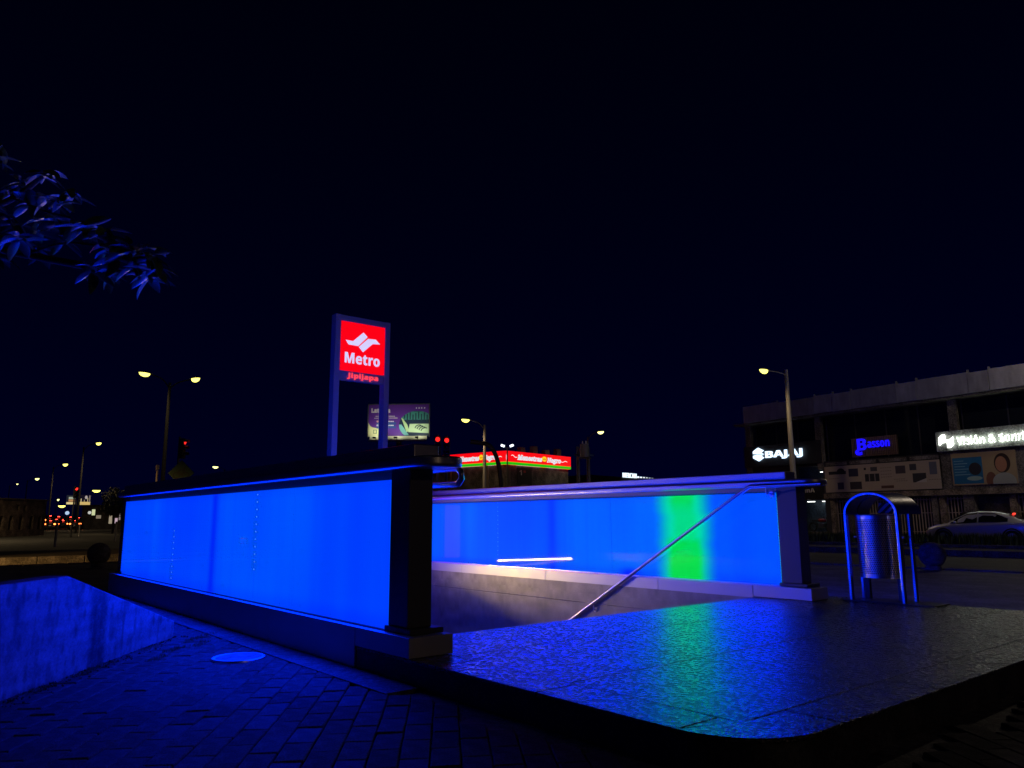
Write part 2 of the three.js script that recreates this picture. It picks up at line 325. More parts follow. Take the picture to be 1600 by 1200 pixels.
const roundRect = (x0, x1, z0, z1, r) => { const s = new THREE.Shape(); s.moveTo(x0 + r, -z1); s.lineTo(x1 - r, -z1); s.absarc(x1 - r, -z1 + r, r, -Math.PI / 2, 0); s.lineTo(x1, -z0 - r); s.absarc(x1 - r, -z0 - r, r, 0, Math.PI / 2); s.lineTo(x0 + r, -z0); s.absarc(x0 + r, -z0 - r, r, Math.PI / 2, Math.PI); s.lineTo(x0, -z1 + r); s.absarc(x0 + r, -z1 + r, r, Math.PI, Math.PI * 1.5); return s; };
const capPlate = (x0, x1, z0, z1, y0, y1, r) => new THREE.ExtrudeGeometry(roundRect(x0, x1, z0, z1, r), { depth: y1 - y0 - 0.05, bevelEnabled: true, bevelThickness: 0.025, bevelSize: 0.025, bevelOffset: -0.025, bevelSegments: 4, curveSegments: 8 }).rotateX(-Math.PI / 2).translate(0, y0 + 0.025, 0);
function rectLight(color, k, w, h, p, towards) { const l = new THREE.RectAreaLight(color, k, w, h); l.position.copy(p); l.lookAt(p.clone().add(towards)); scene.add(l); return l; }
function joints(edges) { const o = []; for (let i = 0; i + 1 < edges.length; i++) o.push([edges[i], edges[i + 1]]); return o; }

function parapet(label, xa, xb, z0, z1, outer, inner, opt) { // long walls, parallel to the stairs; xa..xb the two glass planes
  const o = thing('backlit_parapet', label, 'parapet', [(xa + xb) / 2, PLAT, z1], 0, 'glowing parapets of the station stairs');
  const cx = (xa + xb) / 2, L = (x0, x1, y0, y1, a, b, r) => span(x0 - cx, x1 - cx, y0 - PLAT, y1 - PLAT, a - z1, b - z1, r);
  const zn = opt.plinthEnd;
  // plinth stones, reaching down to the paving on the open side
  const cuts = [z0 - 0.35, z0 + 1.6, z0 + 3.9, z0 + 6.2, z1 - 0.35, zn];
  for (const [a, b] of joints(cuts)) part('plinth_stone', boxUV(L(xa - 0.083, xb + 0.083, (b <= PZ0 + 0.5 ? 0.004 : PLAT + 0.002) , PB - 0.01, a + 0.002, b - 0.002, 0.006)), M.cladding, o);
  part('core', L(xa + 0.03, xb - 0.03, PB - 0.02, PT - 0.002, z0, z1 - 0.002), M.dark, o);
  // glass panes
  const pane = (edges, X, facing, mat, e0, e1) => {
    for (const [a, b] of joints(edges)) {
      let u0 = (a - e0) / (e1 - e0), u1 = (b - e0) / (e1 - e0);
      const g = facing < 0 ? panelGeo(b - a - 0.006, PT - PB, u0, u1) : panelGeo(b - a - 0.006, PT - PB, u1, u0);
      const m = part('glass_panel', g, mat, o, [X + facing * -0.006 - cx, (PB + PT) / 2 - PLAT, (a + b) / 2 - z1]);
      m.rotation.y = facing * Math.PI / 2;
    }
  };
  pane(outer.edges, xa, -1, outer.mat, z0, z1); pane(inner.edges, xb, 1, inner.mat, z0, z1);
  for (const [X, s] of [[xa, -1], [xb, 1]]) { part('glass_sill', L(X - 0.012, X + 0.012, PB - 0.012, PB, z0, z1 - 0.002), M.steel, o); part('head_rail', L(Math.min(X - s * 0.05, X - s * 0.07), Math.max(X - s * 0.05, X - s * 0.07), PT, PT + 0.075, z0, z1 - 0.002), M.greyPaint, o); }
  // cap: overhanging plate with a rounded nose, and the raised box on it
  part('cap_plate', capPlate(xa - 0.1 - cx, xb + 0.1 - cx, z0 - 0.3 - z1, opt.capEnd - z1, PT + 0.07 - PLAT, PT + 0.15 - PLAT, 0.16), M.cap, o);
  part('cap_box', L(xa - 0.01, xb + 0.01, PT + 0.151, PT + 0.252, z0 - 0.15, opt.boxEnd, 0.012), M.cap, o);
  // end posts on foot plates
  for (const [a, b] of [[z1, z1 + 0.27], [z0 - 0.22, z0]]) {
    const p = part('end_post', L(xa + 0.0, xb - 0.0, PB + 0.03, PT + 0.07, a, b, 0.008), M.postPaint, o);
    part('foot_plate', L(xa - 0.02, xb + 0.06, PB - 0.008, PB + 0.03, a - 0.02, b + 0.07, 0.006), M.darkMetal, o);
  }
  for (const [X, s, list] of [[xa, -1, outer.dots], [xb, 1, inner.dots]]) for (const [z, y0, y1] of list || []) {
    const dots = []; for (let y = y0; y < y1; y += 0.075) dots.push(new THREE.SphereGeometry(0.006, 6, 4).translate(X + s * 0.001 - cx, y - PLAT, z - z1));
    part('led_dots', dots, ledDot, o).userData.kind = 'stuff';
  }
  return o;
}
const T = 0.205;
{
  // near parapet: outer glass at x = LX
  const j1 = zOfPix(272, 840, LX), j2 = zOfPix(399, 850, LX);
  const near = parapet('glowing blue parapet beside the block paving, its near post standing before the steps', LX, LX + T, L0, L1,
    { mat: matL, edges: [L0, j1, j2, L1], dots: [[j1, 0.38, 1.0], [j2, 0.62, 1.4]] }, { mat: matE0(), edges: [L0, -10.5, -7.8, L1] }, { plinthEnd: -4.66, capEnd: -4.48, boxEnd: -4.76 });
  const k1 = zOfPix(778, 830, FX), k2 = zOfPix(955, 830, FX), k3 = zOfPix(1003, 830, FX);
  const far = parapet('glowing blue parapet with a green patch, across the stairs next to the litter bin', FX, FX + T, F0, F1,
    { mat: matF, edges: [F0, k1, k2, F1], dots: [[k1, 0.34, 1.4]] }, { mat: matE0(), edges: [F0, -10.5, -7.8, F1] }, { plinthEnd: -4.74, capEnd: -4.6, boxEnd: -5.02 });
  // handrails
  const y0 = PLAT, railY = 1.49, run = 3.0;
  for (const [o, X, zEnd, z1, s] of [[near, LX + T + 0.13, -4.62, L1, -1], [far, FX - 0.13, -4.5, F1, 1]]) {
    const cx = o.position.x, P = (x, y, z) => V(x - cx, y - PLAT, z - z1);
    const zk = -5.45, yB = railY - 0.586 * 7.2, pts = s > 0 ? [P(X, railY, zEnd)] : [P(X, railY - 0.12, z1 + 0.05), P(X, railY - 0.12, zEnd - 0.06), P(X, railY - 0.06, zEnd), P(X, railY, zEnd - 0.06)];
    pts.push(P(X, railY, zk + 0.5), P(X, railY, zk + 0.06), P(X, railY - 0.035, zk - 0.06), P(X, railY - 0.586 * 3.5, zk - 3.5), P(X, yB, zk - 7.2));
    const rail = part('handrail', pipe(pts, 0.024, 160, 10, 0.08), M.steel, o);
    for (const k of [-0.24, 2.75, 5.3]) {
      const yk = railY - 0.586 * Math.max(0, k), w = k > 2 ? [0.05, 0.03, 0.046] : [0.12, 0.1, 0.115];
      part('bracket', [rod(P(X, yk - 0.02, zk - k), P(X, yk - 0.1, zk - k), 0.01), rod(P(X, yk - 0.1, zk - k), P(X + s * w[0], yk - 0.1, zk - k), 0.01), rod(P(X + s * w[1], yk - 0.1, zk - k), P(X + s * w[2], yk - 0.1, zk - k), 0.035, 0.035, 14)], M.steel, rail);
    }
  }
  // end parapet across the lower end of the stairwell
  const e = thing('backlit_parapet', 'blue and magenta glowing parapet closing the lower end of the stairwell', 'parapet', [5.8, 0, -13.6], 0, 'glowing parapets of the station stairs');
  part('plinth_stone', boxUV(span(-2.48, 2.5, 0.03, PB - 0.01, -0.13, 0.13, 0.006)), M.cladding, e);
  part('core', span(-2.47, 2.49, PB - 0.02, PT + 0.09, -0.08, 0.03), M.dark, e);
  for (const [a, b] of joints([-2.45, -0.8, 0.85, 2.5])) part('glass_panel', panelGeo(b - a - 0.006, PT - PB, (a + 2.45) / 4.95, (b + 2.45) / 4.95), matE, e, [(a + b) / 2, (PB + PT) / 2, 0.05]);
  part('cap_plate', capPlate(-2.45, 2.49, -0.2, 0.17, PT + 0.07, PT + 0.15, 0.05), M.cap, e);
}
function matE0() { return matInner || (matInner = panelMat(tex(256, 64, (u, v) => ledBase(u, v, 0.3)))); }
var matInner;
{ // the light of the glowing panels
  const B = lin(0, 0.012, 1), K = 4.6, h = PT - PB, ym = (PB + PT) / 2, len = (a, b) => Math.abs(a - b);
  rectLight(B, 9, len(L0, L1), h, V(LX - 0.03, ym, (L0 + L1) / 2), V(-1, 0, 0));
  rectLight(B, 5.5, len(L0, L1), h, V(LX + T + 0.03, ym, (L0 + L1) / 2), V(1, 0, 0));
  const zg = F0 + uGreen * (F1 - F0);
  rectLight(B, K, len(F0, zg - 0.42), h, V(FX - 0.03, ym, (F0 + zg - 0.42) / 2), V(-1, 0, 0));
  rectLight(B, K, len(zg + 0.42, F1), h, V(FX - 0.03, ym, (zg + 0.42 + F1) / 2), V(-1, 0, 0));
  rectLight(lin(0, 1, 0.22), 1.5, 0.75, h, V(FX - 0.03, ym, zg), V(-1, 0, 0));
  rectLight(B, 12, len(F0, F1), h, V(FX + T + 0.03, ym, (F0 + F1) / 2), V(1, 0, 0));
  rectLight(B, K, 3.9, h, V(5.35, ym, -13.5), V(0, 0, 1));
  rectLight(lin(1, 0, 0.9), 1.4, 0.4, h, V(7.4, ym, -13.5), V(0, 0, 1));
}
{ // fluorescent tube slung across the lower end of the stairwell, mirrored in the far glass
  const a = V(6.5, 0.165, -13.08), b = V(4.1, 0.217, -13.3), mid = a.clone().add(b).multiplyScalar(0.5), d = b.clone().sub(a), len = d.length();
  const o = thing('tube_lamp', 'white fluorescent tube lamp slung across the lower end of the stairwell', 'lamp', mid, Math.atan2(-d.z, d.x));
  o.rotation.z = Math.atan2(0.052, Math.hypot(d.x, d.z)) ; part('tube', new THREE.CylinderGeometry(0.009, 0.009, len, 12).rotateZ(Math.PI / 2), glow(1, 1, 0.85, 3), o);
  part('added_light_shield', [bx(len + 0.3, 0.012, 0.52, -0.12, -0.062, -0.17), bx(0.03, 0.05, 0.05, -len / 2 - 0.02, -0.01, 0), bx(0.03, 0.05, 0.05, len / 2 + 0.02, -0.01, 0)], M.dark, o);  // dark plate added under the tube to keep its light off the lower wall
  for (const k of [-1, 1]) part('hanger', rod(V(k * (len / 2 - 0.2), -0.085, 0), V(k * (len / 2 - 0.2), -0.085, 0.4), 0.008), M.steel, o);
  const l = new THREE.RectAreaLight(lin(1, 0.7, 0.08), 760, len, 0.02); l.position.copy(mid).add(V(0.003, 0.012, 0.012)); l.lookAt(l.position.clone().add(V(d.z, 0.08, -d.x))); l.rotateZ(-Math.atan2(0.052, Math.hypot(d.x, d.z))); scene.add(l);
}

// ------------------------------------------------------------------ concrete ramp wall on the left
{
  const A = V(0.709, 0, -5.923), D = V(2.331, 0, -8.015).sub(A).normalize(), len = 2.647, peak = 0.655, back = 4.2, th = 0.16;
  const t = tex(1024, 256, (u, v) => { // rain stained concrete
    const streak = n128(u * 1, v * 0.06), s2 = n64(u * 2, v * 0.12), patch = n16(u, v);
    let b = 0.8 + 0.2 * (patch - 0.5) + 0.16 * (n256(u * 4, v * 0.5) - 0.5) + 0.14 * (n128(u * 3, v * 0.4) - 0.5);
    const edge = Math.max(0, v - 0.25) * 1.3;
    b -= Math.max(0, streak - 0.5) * 0.95 * (0.25 + edge) + Math.max(0, s2 - 0.55) * 0.5;
    const x = u * 6.85, w = 0.09 + 0.05 * (n32(v * 0.6, 0.2) - 0.5); // a broad dark upright band with uneven edges
    b -= 0.5 * smooth(w + 0.1, w - 0.04, Math.abs(x - 5.35 + 0.06 * (v - 0.5))) * (0.8 + 0.4 * (n64(u * 3, v) - 0.5));
    return [b, b * 0.99, b * 0.96];
  });
  const s = new THREE.Shape([[-back, -0.05], [-back, 0.72], [peak, 0.72], [len, 0.15], [len, -0.05]].map((p) => new THREE.Vector2(...p)));
  const g = boxUV(new THREE.ExtrudeGeometry(s, { depth: th - 0.02, bevelEnabled: true, bevelSize: 0.01, bevelThickness: 0.01, bevelOffset: -0.01, bevelSegments: 2 }).translate(0, 0, -th + 0.01));
  const uv = g.attributes.uv; for (let i = 0; i < uv.count; i++) uv.setXY(i, (uv.getX(i) + back) / 6.85, uv.getY(i) / 0.8);
  const o = solo('ramp_wall', g, std({ color: lin(0.36, 0.35, 0.335), roughness: 0.65, map: t, bumpMap: rep(grainBump, 6, 1), bumpScale: 0.002 }), 'rain stained concrete wall sloping down to the block paving', 'wall');
  o.position.set(A.x, 0, A.z); o.rotation.y = Math.atan2(-D.z, D.x);
  const soil = []; const q = new THREE.Quaternion();
  const N = 260, tuft = new THREE.TetrahedronGeometry(0.012), im = new THREE.InstancedMesh(tuft, M.soil, N), m4 = new THREE.Matrix4(), nrm = V(-D.z, 0, D.x);
  for (let i = 0; i < N; i++) { const k = rr(-1.4, len), p = A.clone().addScaledVector(D, k).addScaledVector(nrm, 0.02 + Math.abs(rr(-0.2, 0.2)) * rnd()); q.setFromEuler(new THREE.Euler(rr(0, 6), rr(0, 6), rr(0, 6))); const z = rr(0.4, 1.3); m4.compose(V(p.x, 0.004, p.z), q, V(z, z * 0.6, z)); im.setMatrixAt(i, m4); }
  im.name = 'litter'; im.userData = { label: 'grit and dry leaf crumbs along the foot of the concrete wall', category: 'litter', kind: 'stuff' }; scene.add(im);
  // moss tufts in the joints
  const N2 = 900, bl = new THREE.ConeGeometry(0.004, 0.03, 3), im2 = new THREE.InstancedMesh(bl, M.grass, N2);
  for (let i = 0; i < N2; i++) { const c = i % 9, k = [0.3, 0.9, 1.5, 1.9, 2.2, 2.45, 2.7, 1.2, 2.0][c], off = [0.05, 0.06, 0.35, 0.3, 0.42, 0.25, 0.3, 0.05, 0.06][c], p = A.clone().addScaledVector(D, k + rr(-0.16, 0.16)).addScaledVector(nrm, off + rr(-0.05, 0.05)); q.setFromEuler(new THREE.Euler(rr(-0.5, 0.5), rr(0, 6), rr(-0.5, 0.5))); const z = rr(0.4, 1.1); m4.compose(V(p.x, 0.006, p.z), q, V(z, z, z)); im2.setMatrixAt(i, m4); }
  im2.name = 'moss'; im2.userData = { label: 'small green weeds in the paving joints by the concrete wall', category: 'weeds', kind: 'stuff' }; scene.add(im2);
}

// ------------------------------------------------------------------ litter bin
{
  const o = thing('litter_bin', 'steel litter bin with arched hood and perforated bucket on the platform', 'litter bin', [8.93, PLAT, -4.19]);
  const hw = 0.31, hd = 0.15, sh = 0.98, R = 0.31; // half width (z), half depth (x), shoulder height
  part('base_plate', rbx(0.42, 0.012, 1.0, 0, 0.008, 0.12, 0.004), M.darkMetal, o);
  const arch = (w, d, r) => { // an upright arch outline as a flat strip frame
    const s = new THREE.Shape(); s.moveTo(-w, 0); s.lineTo(-w, sh); s.absellipse(0, sh, w, 0.25, Math.PI, 0, true); s.lineTo(w, 0); s.lineTo(w - r, 0); s.lineTo(w - r, sh); s.absellipse(0, sh, w - r, 0.25 - r, 0, Math.PI, false); s.lineTo(-w + r, 0); s.closePath();
    return new THREE.ExtrudeGeometry(s, { depth: d, bevelEnabled: true, bevelSize: 0.004, bevelThickness: 0.004, bevelOffset: -0.004, bevelSegments: 2, curveSegments: 24 }).translate(0, 0, -d / 2).rotateY(-Math.PI / 2);
  };
  for (const x of [-hd, hd]) part('arch_frame', arch(hw, 0.05, 0.03), M.steel, o, [x, 0, 0]);
  const hood = new THREE.Shape(); hood.absellipse(0, sh, hw - 0.001, 0.249, Math.PI, 0, true); hood.absellipse(0, sh, hw - 0.018, 0.232, 0, Math.PI, false); hood.closePath();
  part('hood', new THREE.ExtrudeGeometry(hood, { depth: 2 * hd - 0.06 + 0.32, bevelEnabled: false, curveSegments: 30 }).rotateY(-Math.PI / 2).translate(hd + 0.29, 0, 0), M.steel, o);
  const perf = tex(512, 256, (u, v) => { const r = Math.floor(v * 34), x = (u * 64 + (r & 1) * 0.5) % 1 - 0.5, y = (v * 34) % 1 - 0.5; return v < 0.06 || v > 0.93 ? 1 : smooth(0.2, 0.34, Math.hypot(x * 0.8, y)); }, false);
  const bm = std({ color: lin(0.6, 0.6, 0.62), metalness: 1, roughness: 0.33, bumpMap: perf, bumpScale: 0.003, map: tex(512, 256, (u, v) => { const r = Math.floor(v * 34), x = (u * 64 + (r & 1) * 0.5) % 1 - 0.5, y = (v * 34) % 1 - 0.5; return v < 0.06 || v > 0.93 ? 0.95 : 0.12 + 0.83 * smooth(0.2, 0.32, Math.hypot(x * 0.8, y)); }) });
  const bucket = part('bucket', new THREE.CylinderGeometry(0.245, 0.235, 0.7, 48, 1, true), bm, o, [0.02, 0.62, 0.0]);
  part('bucket_rim', new THREE.TorusGeometry(0.245, 0.009, 8, 48).rotateX(Math.PI / 2), M.steel, bucket, [0, 0.35, 0]);
  part('bucket_floor', new THREE.CylinderGeometry(0.234, 0.234, 0.012, 40), M.steel, bucket, [0, -0.345, 0]);
  for (const k of [-1, 1]) part('pivot_bar', rod(V(0, 0.72, k * (hw - 0.02)), V(0, 0.72, k * 0.24), 0.014), M.steel, o);
  for (const z of [-0.22, 0.16]) part('support_post', rbx(0.05, 0.3, 0.06, 0.1, 0.14, z, 0.006), M.darkMetal, o);
  const stripes = canvasTex(128, 64, (c, w, h) => { c.fillStyle = '#10141c'; c.fillRect(0, 0, w, h); c.strokeStyle = '#aeb6c2'; c.lineWidth = 16; for (let k = -2; k < 6; k++) { c.beginPath(); c.moveTo(k * 40, h); c.lineTo(k * 40 + 50, 0); c.stroke(); } });
  const sp = part('striped_flap', rbx(0.01, 0.13, 0.3, 0, 0, 0, 0.003), std({ map: stripes, roughness: 0.5 }), o, [0.16, 1.05, 0.1]); sp.rotation.z = -0.3;
}

// ------------------------------------------------------------------ stone ball bollards
{
  const mat = std({ color: lin(0.2, 0.2, 0.2), roughness: 0.8, map: rep(speck, 2), bumpMap: rep(grainBump, 4), bumpScale: 0.004 });
  const first = thing('ball_bollard', 'round concrete ball bollard at the pavement edge by the side street', 'bollard', [0, 0, 0], 0, 'concrete ball bollards');
  part('ball', new THREE.SphereGeometry(0.27, 36, 24), mat, first, [0, 0.3, 0]);
  part('collar', new THREE.CylinderGeometry(0.14, 0.18, 0.1, 24), mat, first, [0, 0.03, 0]);
  const p = onY(153, 884, 0); first.position.set(p.x, 0, p.z);
  const b = copyOf(first, 'round concrete ball bollard at the avenue edge beyond the litter bin'); const p2 = onY(1468, 888, 0); b.position.set(p2.x - 0.3, 0, p2.z);
}

// ------------------------------------------------------------------ station totem sign
const font = await new FontLoader().loadAsync('fonts/droid/droid_sans_bold.typeface.json');
const fontR = await new FontLoader().loadAsync('fonts/droid/droid_sans_regular.typeface.json');
const words = (s, size, depth, f = font, curve = 4) => { const g = new TextGeometry(s, { font: f, size, depth, curveSegments: curve, bevelEnabled: false }); g.computeBoundingBox(); return g; };
const fitted = (s, w, h, depth, f) => { const g = words(s, 1, 1, f), b = g.boundingBox; g.translate(-b.min.x, -b.min.y, 0); g.scale(w / (b.max.x - b.min.x), h / (b.max.y - b.min.y), depth); return g; };
{
  const Z = -13.98, tl = onZ(525.5, 489, Z), tr = onZ(610.5, 504.5, Z), x0 = tl.x, x1 = tr.x, top = (tl.y + tr.y) / 2, cx = (x0 + x1) / 2;
  const o = thing('station_sign', 'tall grey station totem with glowing red panel behind the stairwell', 'station sign', [cx, 0, Z]);
  const W = x1 - x0, pw = 0.125, grey = std({ color: lin(0.6, 0.6, 0.58), roughness: 0.5, metalness: 0.1 });
  const yb = onZ(570, 590, Z), pT = onZ(536, 501, Z).y, pB = onZ(534, 577, Z).y, nT = pB - 0.015, nB = onZ(533, 593, Z).y;
  for (const s of [-1, 1]) part('post', rbx(pw, top, 0.2, s * (W / 2 - pw / 2), top / 2, -0.1, 0.012), grey, o);
  part('top_rail', rbx(W - 2 * pw - 0.004, top - pT - 0.01, 0.18, 0, (top + pT) / 2, -0.1, 0.008), grey, o);
  const iw = W - 2 * pw - 0.01, ih = pT - pB;
  const art = canvasTex(512, 512, (c, w, h) => {
    c.fillStyle = '#ff0010'; c.fillRect(0, 0, w, h);
    const poly = (pts) => { c.beginPath(); pts.forEach(([u, v], i) => (i ? c.lineTo(u * w, v * h) : c.moveTo(u * w, v * h))); c.closePath(); c.fill(); };
    c.fillStyle = '#d8d0ff';
    poly([[0.1, 0.38], [0.27, 0.385], [0.5, 0.17], [0.6, 0.255], [0.39, 0.475], [0.17, 0.47]]);
    poly([[0.61, 0.288], [0.79, 0.28], [0.895, 0.37], [0.72, 0.386], [0.5, 0.59], [0.4, 0.489]]);
    c.font = 'bold 150px sans-serif'; c.textBaseline = 'alphabetic'; const m = c.measureText('Metro').width; c.save(); c.translate(0.075 * w, 0.845 * h); c.scale(0.83 * w / m, 1.0); c.fillText('Metro', 0, 0); c.lineWidth = 5; c.strokeStyle = '#d8d0ff'; c.strokeText('Metro', 0, 0); c.restore();
  });
  const pm = part('red_sign_panel', rbx(iw, ih, 0.1, 0, (pT + pB) / 2, -0.06, 0.006), std({ color: lin(0.1, 0.02, 0.02), roughness: 0.3, emissive: lin(1, 1, 1), emissiveMap: art, emissiveIntensity: 1 }), o);
  { const g = pm.geometry, uv = g.attributes.uv, p = g.attributes.position; for (let i = 0; i < uv.count; i++) uv.setXY(i, p.getX(i) / iw + 0.5, (p.getY(i) - pB) / ih); }
  part('name_board', rbx(iw, nT - nB, 0.1, 0, (nT + nB) / 2, -0.06, 0.006), grey, o);
  const t = fitted('Jipijapa', iw * 0.7, (nT - nB) * 0.72, 0.012, font).translate(-iw * 0.34, nB + (nT - nB) * 0.14, 0);
  part('name_letters', t, glow(1, 0.05, 0.08, 1.3), o, [0, 0, -0.008]);
  rectLight(lin(1, 0.02, 0.05), 1.2, iw, ih, V(cx, (pT + pB) / 2, Z + 0.02), V(0, 0, 1));
}

// ------------------------------------------------------------------ street lamps
const lampGlow = glow(1, 0.9, 0.16, 2.6), lampGlow2 = glow(1, 0.95, 0.32, 2.4);
function streetLamp(label, heads, poleX, depth, opt = {}) { // heads: [[px, py], ...]; the pole stands under (poleX) at ground level
  const gnd = opt.ground ?? -0.14, hp = heads.map(([x, y]) => at(x, y, depth)), baseRay = ray(poleX, 806), k = depth, base = EYE.clone().addScaledVector(baseRay, k); base.y = gnd;
  const o = thing('street_lamp', label, 'street lamp', base, 0, 'street lamps');
  const top = Math.max(...hp.map((p) => p.y)) - gnd, H = opt.poleTop ? top + opt.poleTop : top - 0.3;
  const r = opt.r || 0.09, pm = opt.dark ? M.lampPole : M.polePaint;
  part('pole', rod(V(0, 0, 0), V(0, H, 0), r * 1.5, r * 0.8, 12), pm, o);
  hp.forEach((p) => {
    const q = p.clone().sub(base), dir = V(q.x, 0, q.z).normalize(), inn = q.clone().addScaledVector(dir, -0.35), ang = Math.atan2(-dir.z, dir.x);
    part('arm', pipe([V(0, H - 0.35, 0), V(inn.x * 0.4, H - 0.3 + (inn.y - H + 0.35) * 0.65, inn.z * 0.4), inn], 0.035, 14, 6), pm, o);
    const h = part('lamp_head', new THREE.SphereGeometry(1, 16, 8, 0, Math.PI * 2, 0, Math.PI / 2).scale(0.42, 0.12, 0.18), M.greyPaint, o, q); h.rotation.y = ang;
    const lens = part('lamp_lens', new THREE.SphereGeometry(1, 16, 8, 0, Math.PI * 2, Math.PI / 2, Math.PI / 2).scale(opt.big || 0.26, (opt.big || 0.26) * 0.62, 0.16), opt.cool ? lampGlow2 : lampGlow, h, [0.04, -0.004, 0]);
  });
  if (opt.light) for (const p of hp) { const s = new THREE.SpotLight(opt.cool ? lin(1, 0.85, 0.6) : lin(1, 0.72, 0.36), opt.light, 0, 1.42, 0.6); s.position.copy(p).add(V(0, -(opt.big || 0.26) * 0.62 - 0.08, 0)); s.target.position.copy(p).add(V(0, -8, 0)); s.shadow.radius = 8; scene.add(s, s.target); }
  return o;
}
streetLamp('two armed street lamp with a yellow light rising beside the side street', [[227, 583], [305, 591.5]], 250, 43, { light: 9, r: 0.1, big: 0.34, dark: true });
streetLamp('street lamp whose pole stands beside the row of cars, second along the side street', [[154, 692]], 121, 81, { light: 60, big: 0.42, dark: true });
streetLamp('street lamp above the beige building with arched openings', [[102, 725]], 76, 108, { light: 60, big: 0.55, dark: true });
streetLamp('distant street lamp over the roof of the beige building', [[58, 747.5]], 37, 146, { cool: true, big: 0.6, dark: true });
streetLamp('farthest faint street lamp over the roof of the beige building', [[27, 756]], 10, 180, { cool: true, big: 0.36, dark: true });
streetLamp('small street lamp just above the glowing parapet, behind the bicycle sign', [[337, 729]], 347, 117, { cool: true, big: 0.5, dark: true });
streetLamp('street lamp beside the pale street tree', [[151, 766]], 165, 190, { big: 0.9, dark: true });
streetLamp('added street lamp out of view that lights the arched front of the beige building', [[-42, 640]], -70, 54, { light: 150, dark: true });  // lamp added beyond the left edge to brighten the beige front
streetLamp('dim street lamp over the queue of cars', [[91, 780]], 86, 240, { cool: true, big: 0.9, dark: true });
streetLamp('street lamp touching the lit roadside hoarding', [[97, 790]], 106, 230, { big: 1, dark: true });
streetLamp('street lamp in front of the red and green restaurant', [[728, 655.5]], 757, 56, { light: 34, big: 0.36, r: 0.12, poleTop: -0.25 });
streetLamp('street lamp standing by the twin utility poles', [[938, 674.5]], 921, 66, { light: 20, cool: true, big: 0.36, r: 0.06, dark: true });
streetLamp('street lamp with a bare pole before the motorcycle shop', [[1194, 578]], 1244, 43, { light: 24, big: 0.36, r: 0.13, ground: 0.1, poleTop: 0.3 });
{ // lamp behind the photographer that warms the plinth end and the island kerb
  const lampBack = thing('street_lamp', 'street lamp on the pavement behind the viewpoint', 'street lamp', [7.8, 0, 24.8], 0, 'street lamps');
  part('pole', rod(V(0, 0, 0), V(0, 8.8, 0), 0.13, 0.07, 12), M.polePaint, lampBack);
  part('arm', pipe([V(0, 8.5, 0), V(-0.6, 9, -0.3), V(-1.5, 9.1, -0.7)], 0.035, 12, 6), M.polePaint, lampBack);
  part('lamp_head', new THREE.SphereGeometry(1, 16, 8, 0, Math.PI * 2, 0, Math.PI / 2).scale(0.42, 0.12, 0.18), M.greyPaint, lampBack, [-1.8, 9.1, -0.8]);
  part('lamp_lens', new THREE.SphereGeometry(1, 16, 8, 0, Math.PI * 2, Math.PI / 2, Math.PI / 2).scale(0.26, 0.12, 0.15), lampGlow, lampBack, [-1.8, 9.09, -0.8]);
  const s = new THREE.PointLight(lin(1, 0.68, 0.42), 45); s.position.set(6, 8.88, 24); s.shadow.radius = 8; scene.add(s);
}
{ // avenue lamp just outside the frame, before the shop building
  const q = at(1720, 450, 33), base = V(q.x, 0.1, q.z), o = thing('street_lamp', 'street lamp on the avenue island before the halo lit board', 'street lamp', base, 0, 'street lamps'), h = q.y - 0.1;
  part('pole', rod(V(0, 0, 0), V(0, h + 0.2, 0), 0.24, 0.14, 12), M.polePaint, o);
  part('arm', pipe([V(0, h - 0.1, 0), V(-0.4, h + 0.1, 0), V(-1.0, h + 0.15, 0)], 0.04, 12, 6), M.polePaint, o);
  part('lamp_head', new THREE.SphereGeometry(1, 16, 8, 0, Math.PI * 2, 0, Math.PI / 2).scale(0.42, 0.12, 0.18), M.greyPaint, o, [-1.3, h + 0.15, 0]);
  part('lamp_lens', new THREE.SphereGeometry(1, 16, 8, 0, Math.PI * 2, Math.PI / 2, Math.PI / 2).scale(0.36, 0.2, 0.16), lampGlow, o, [-1.3, h + 0.14, 0]);
  const s = new THREE.PointLight(lin(1, 0.82, 0.62), 48); s.position.set(base.x - 1.3, h + 0.1 - 0.12, base.z); s.shadow.radius = 8; scene.add(s);
}
{ // low amber light added out of view to throw orange on the island kerb
  const c = V(-2.5, -0.02, -23.0), o = thing('added_kerb_light', 'added low amber light out of view that turns the island kerb orange', 'lamp', c);
  part('shaft', rod(V(0, 0, 0), V(0, 0.46, 0), 0.08, 0.07, 16), M.greyPaint, o);
  part('lamp_ring', new THREE.CylinderGeometry(0.075, 0.075, 0.12, 20).translate(0, 0.53, 0), glow(1, 0.5, 0.12, 4), o);
  part('shield', new THREE.CylinderGeometry(0.082, 0.082, 0.12, 20, 1, true, -Math.PI / 2, Math.PI).translate(0, 0.53, 0), M.greyPaint, o);
  part('cap', new THREE.CylinderGeometry(0.06, 0.085, 0.04, 20).translate(0, 0.615, 0), M.greyPaint, o);
  const s = new THREE.SpotLight(lin(1, 0.52, 0.14), 130, 0, 0.34, 0.5); s.position.set(c.x + 0.1, c.y + 0.55, c.z - 0.06); s.target.position.set(c.x + 7, c.y + 0.35, c.z - 3.0); s.shadow.radius = 3; scene.add(s, s.target);
}

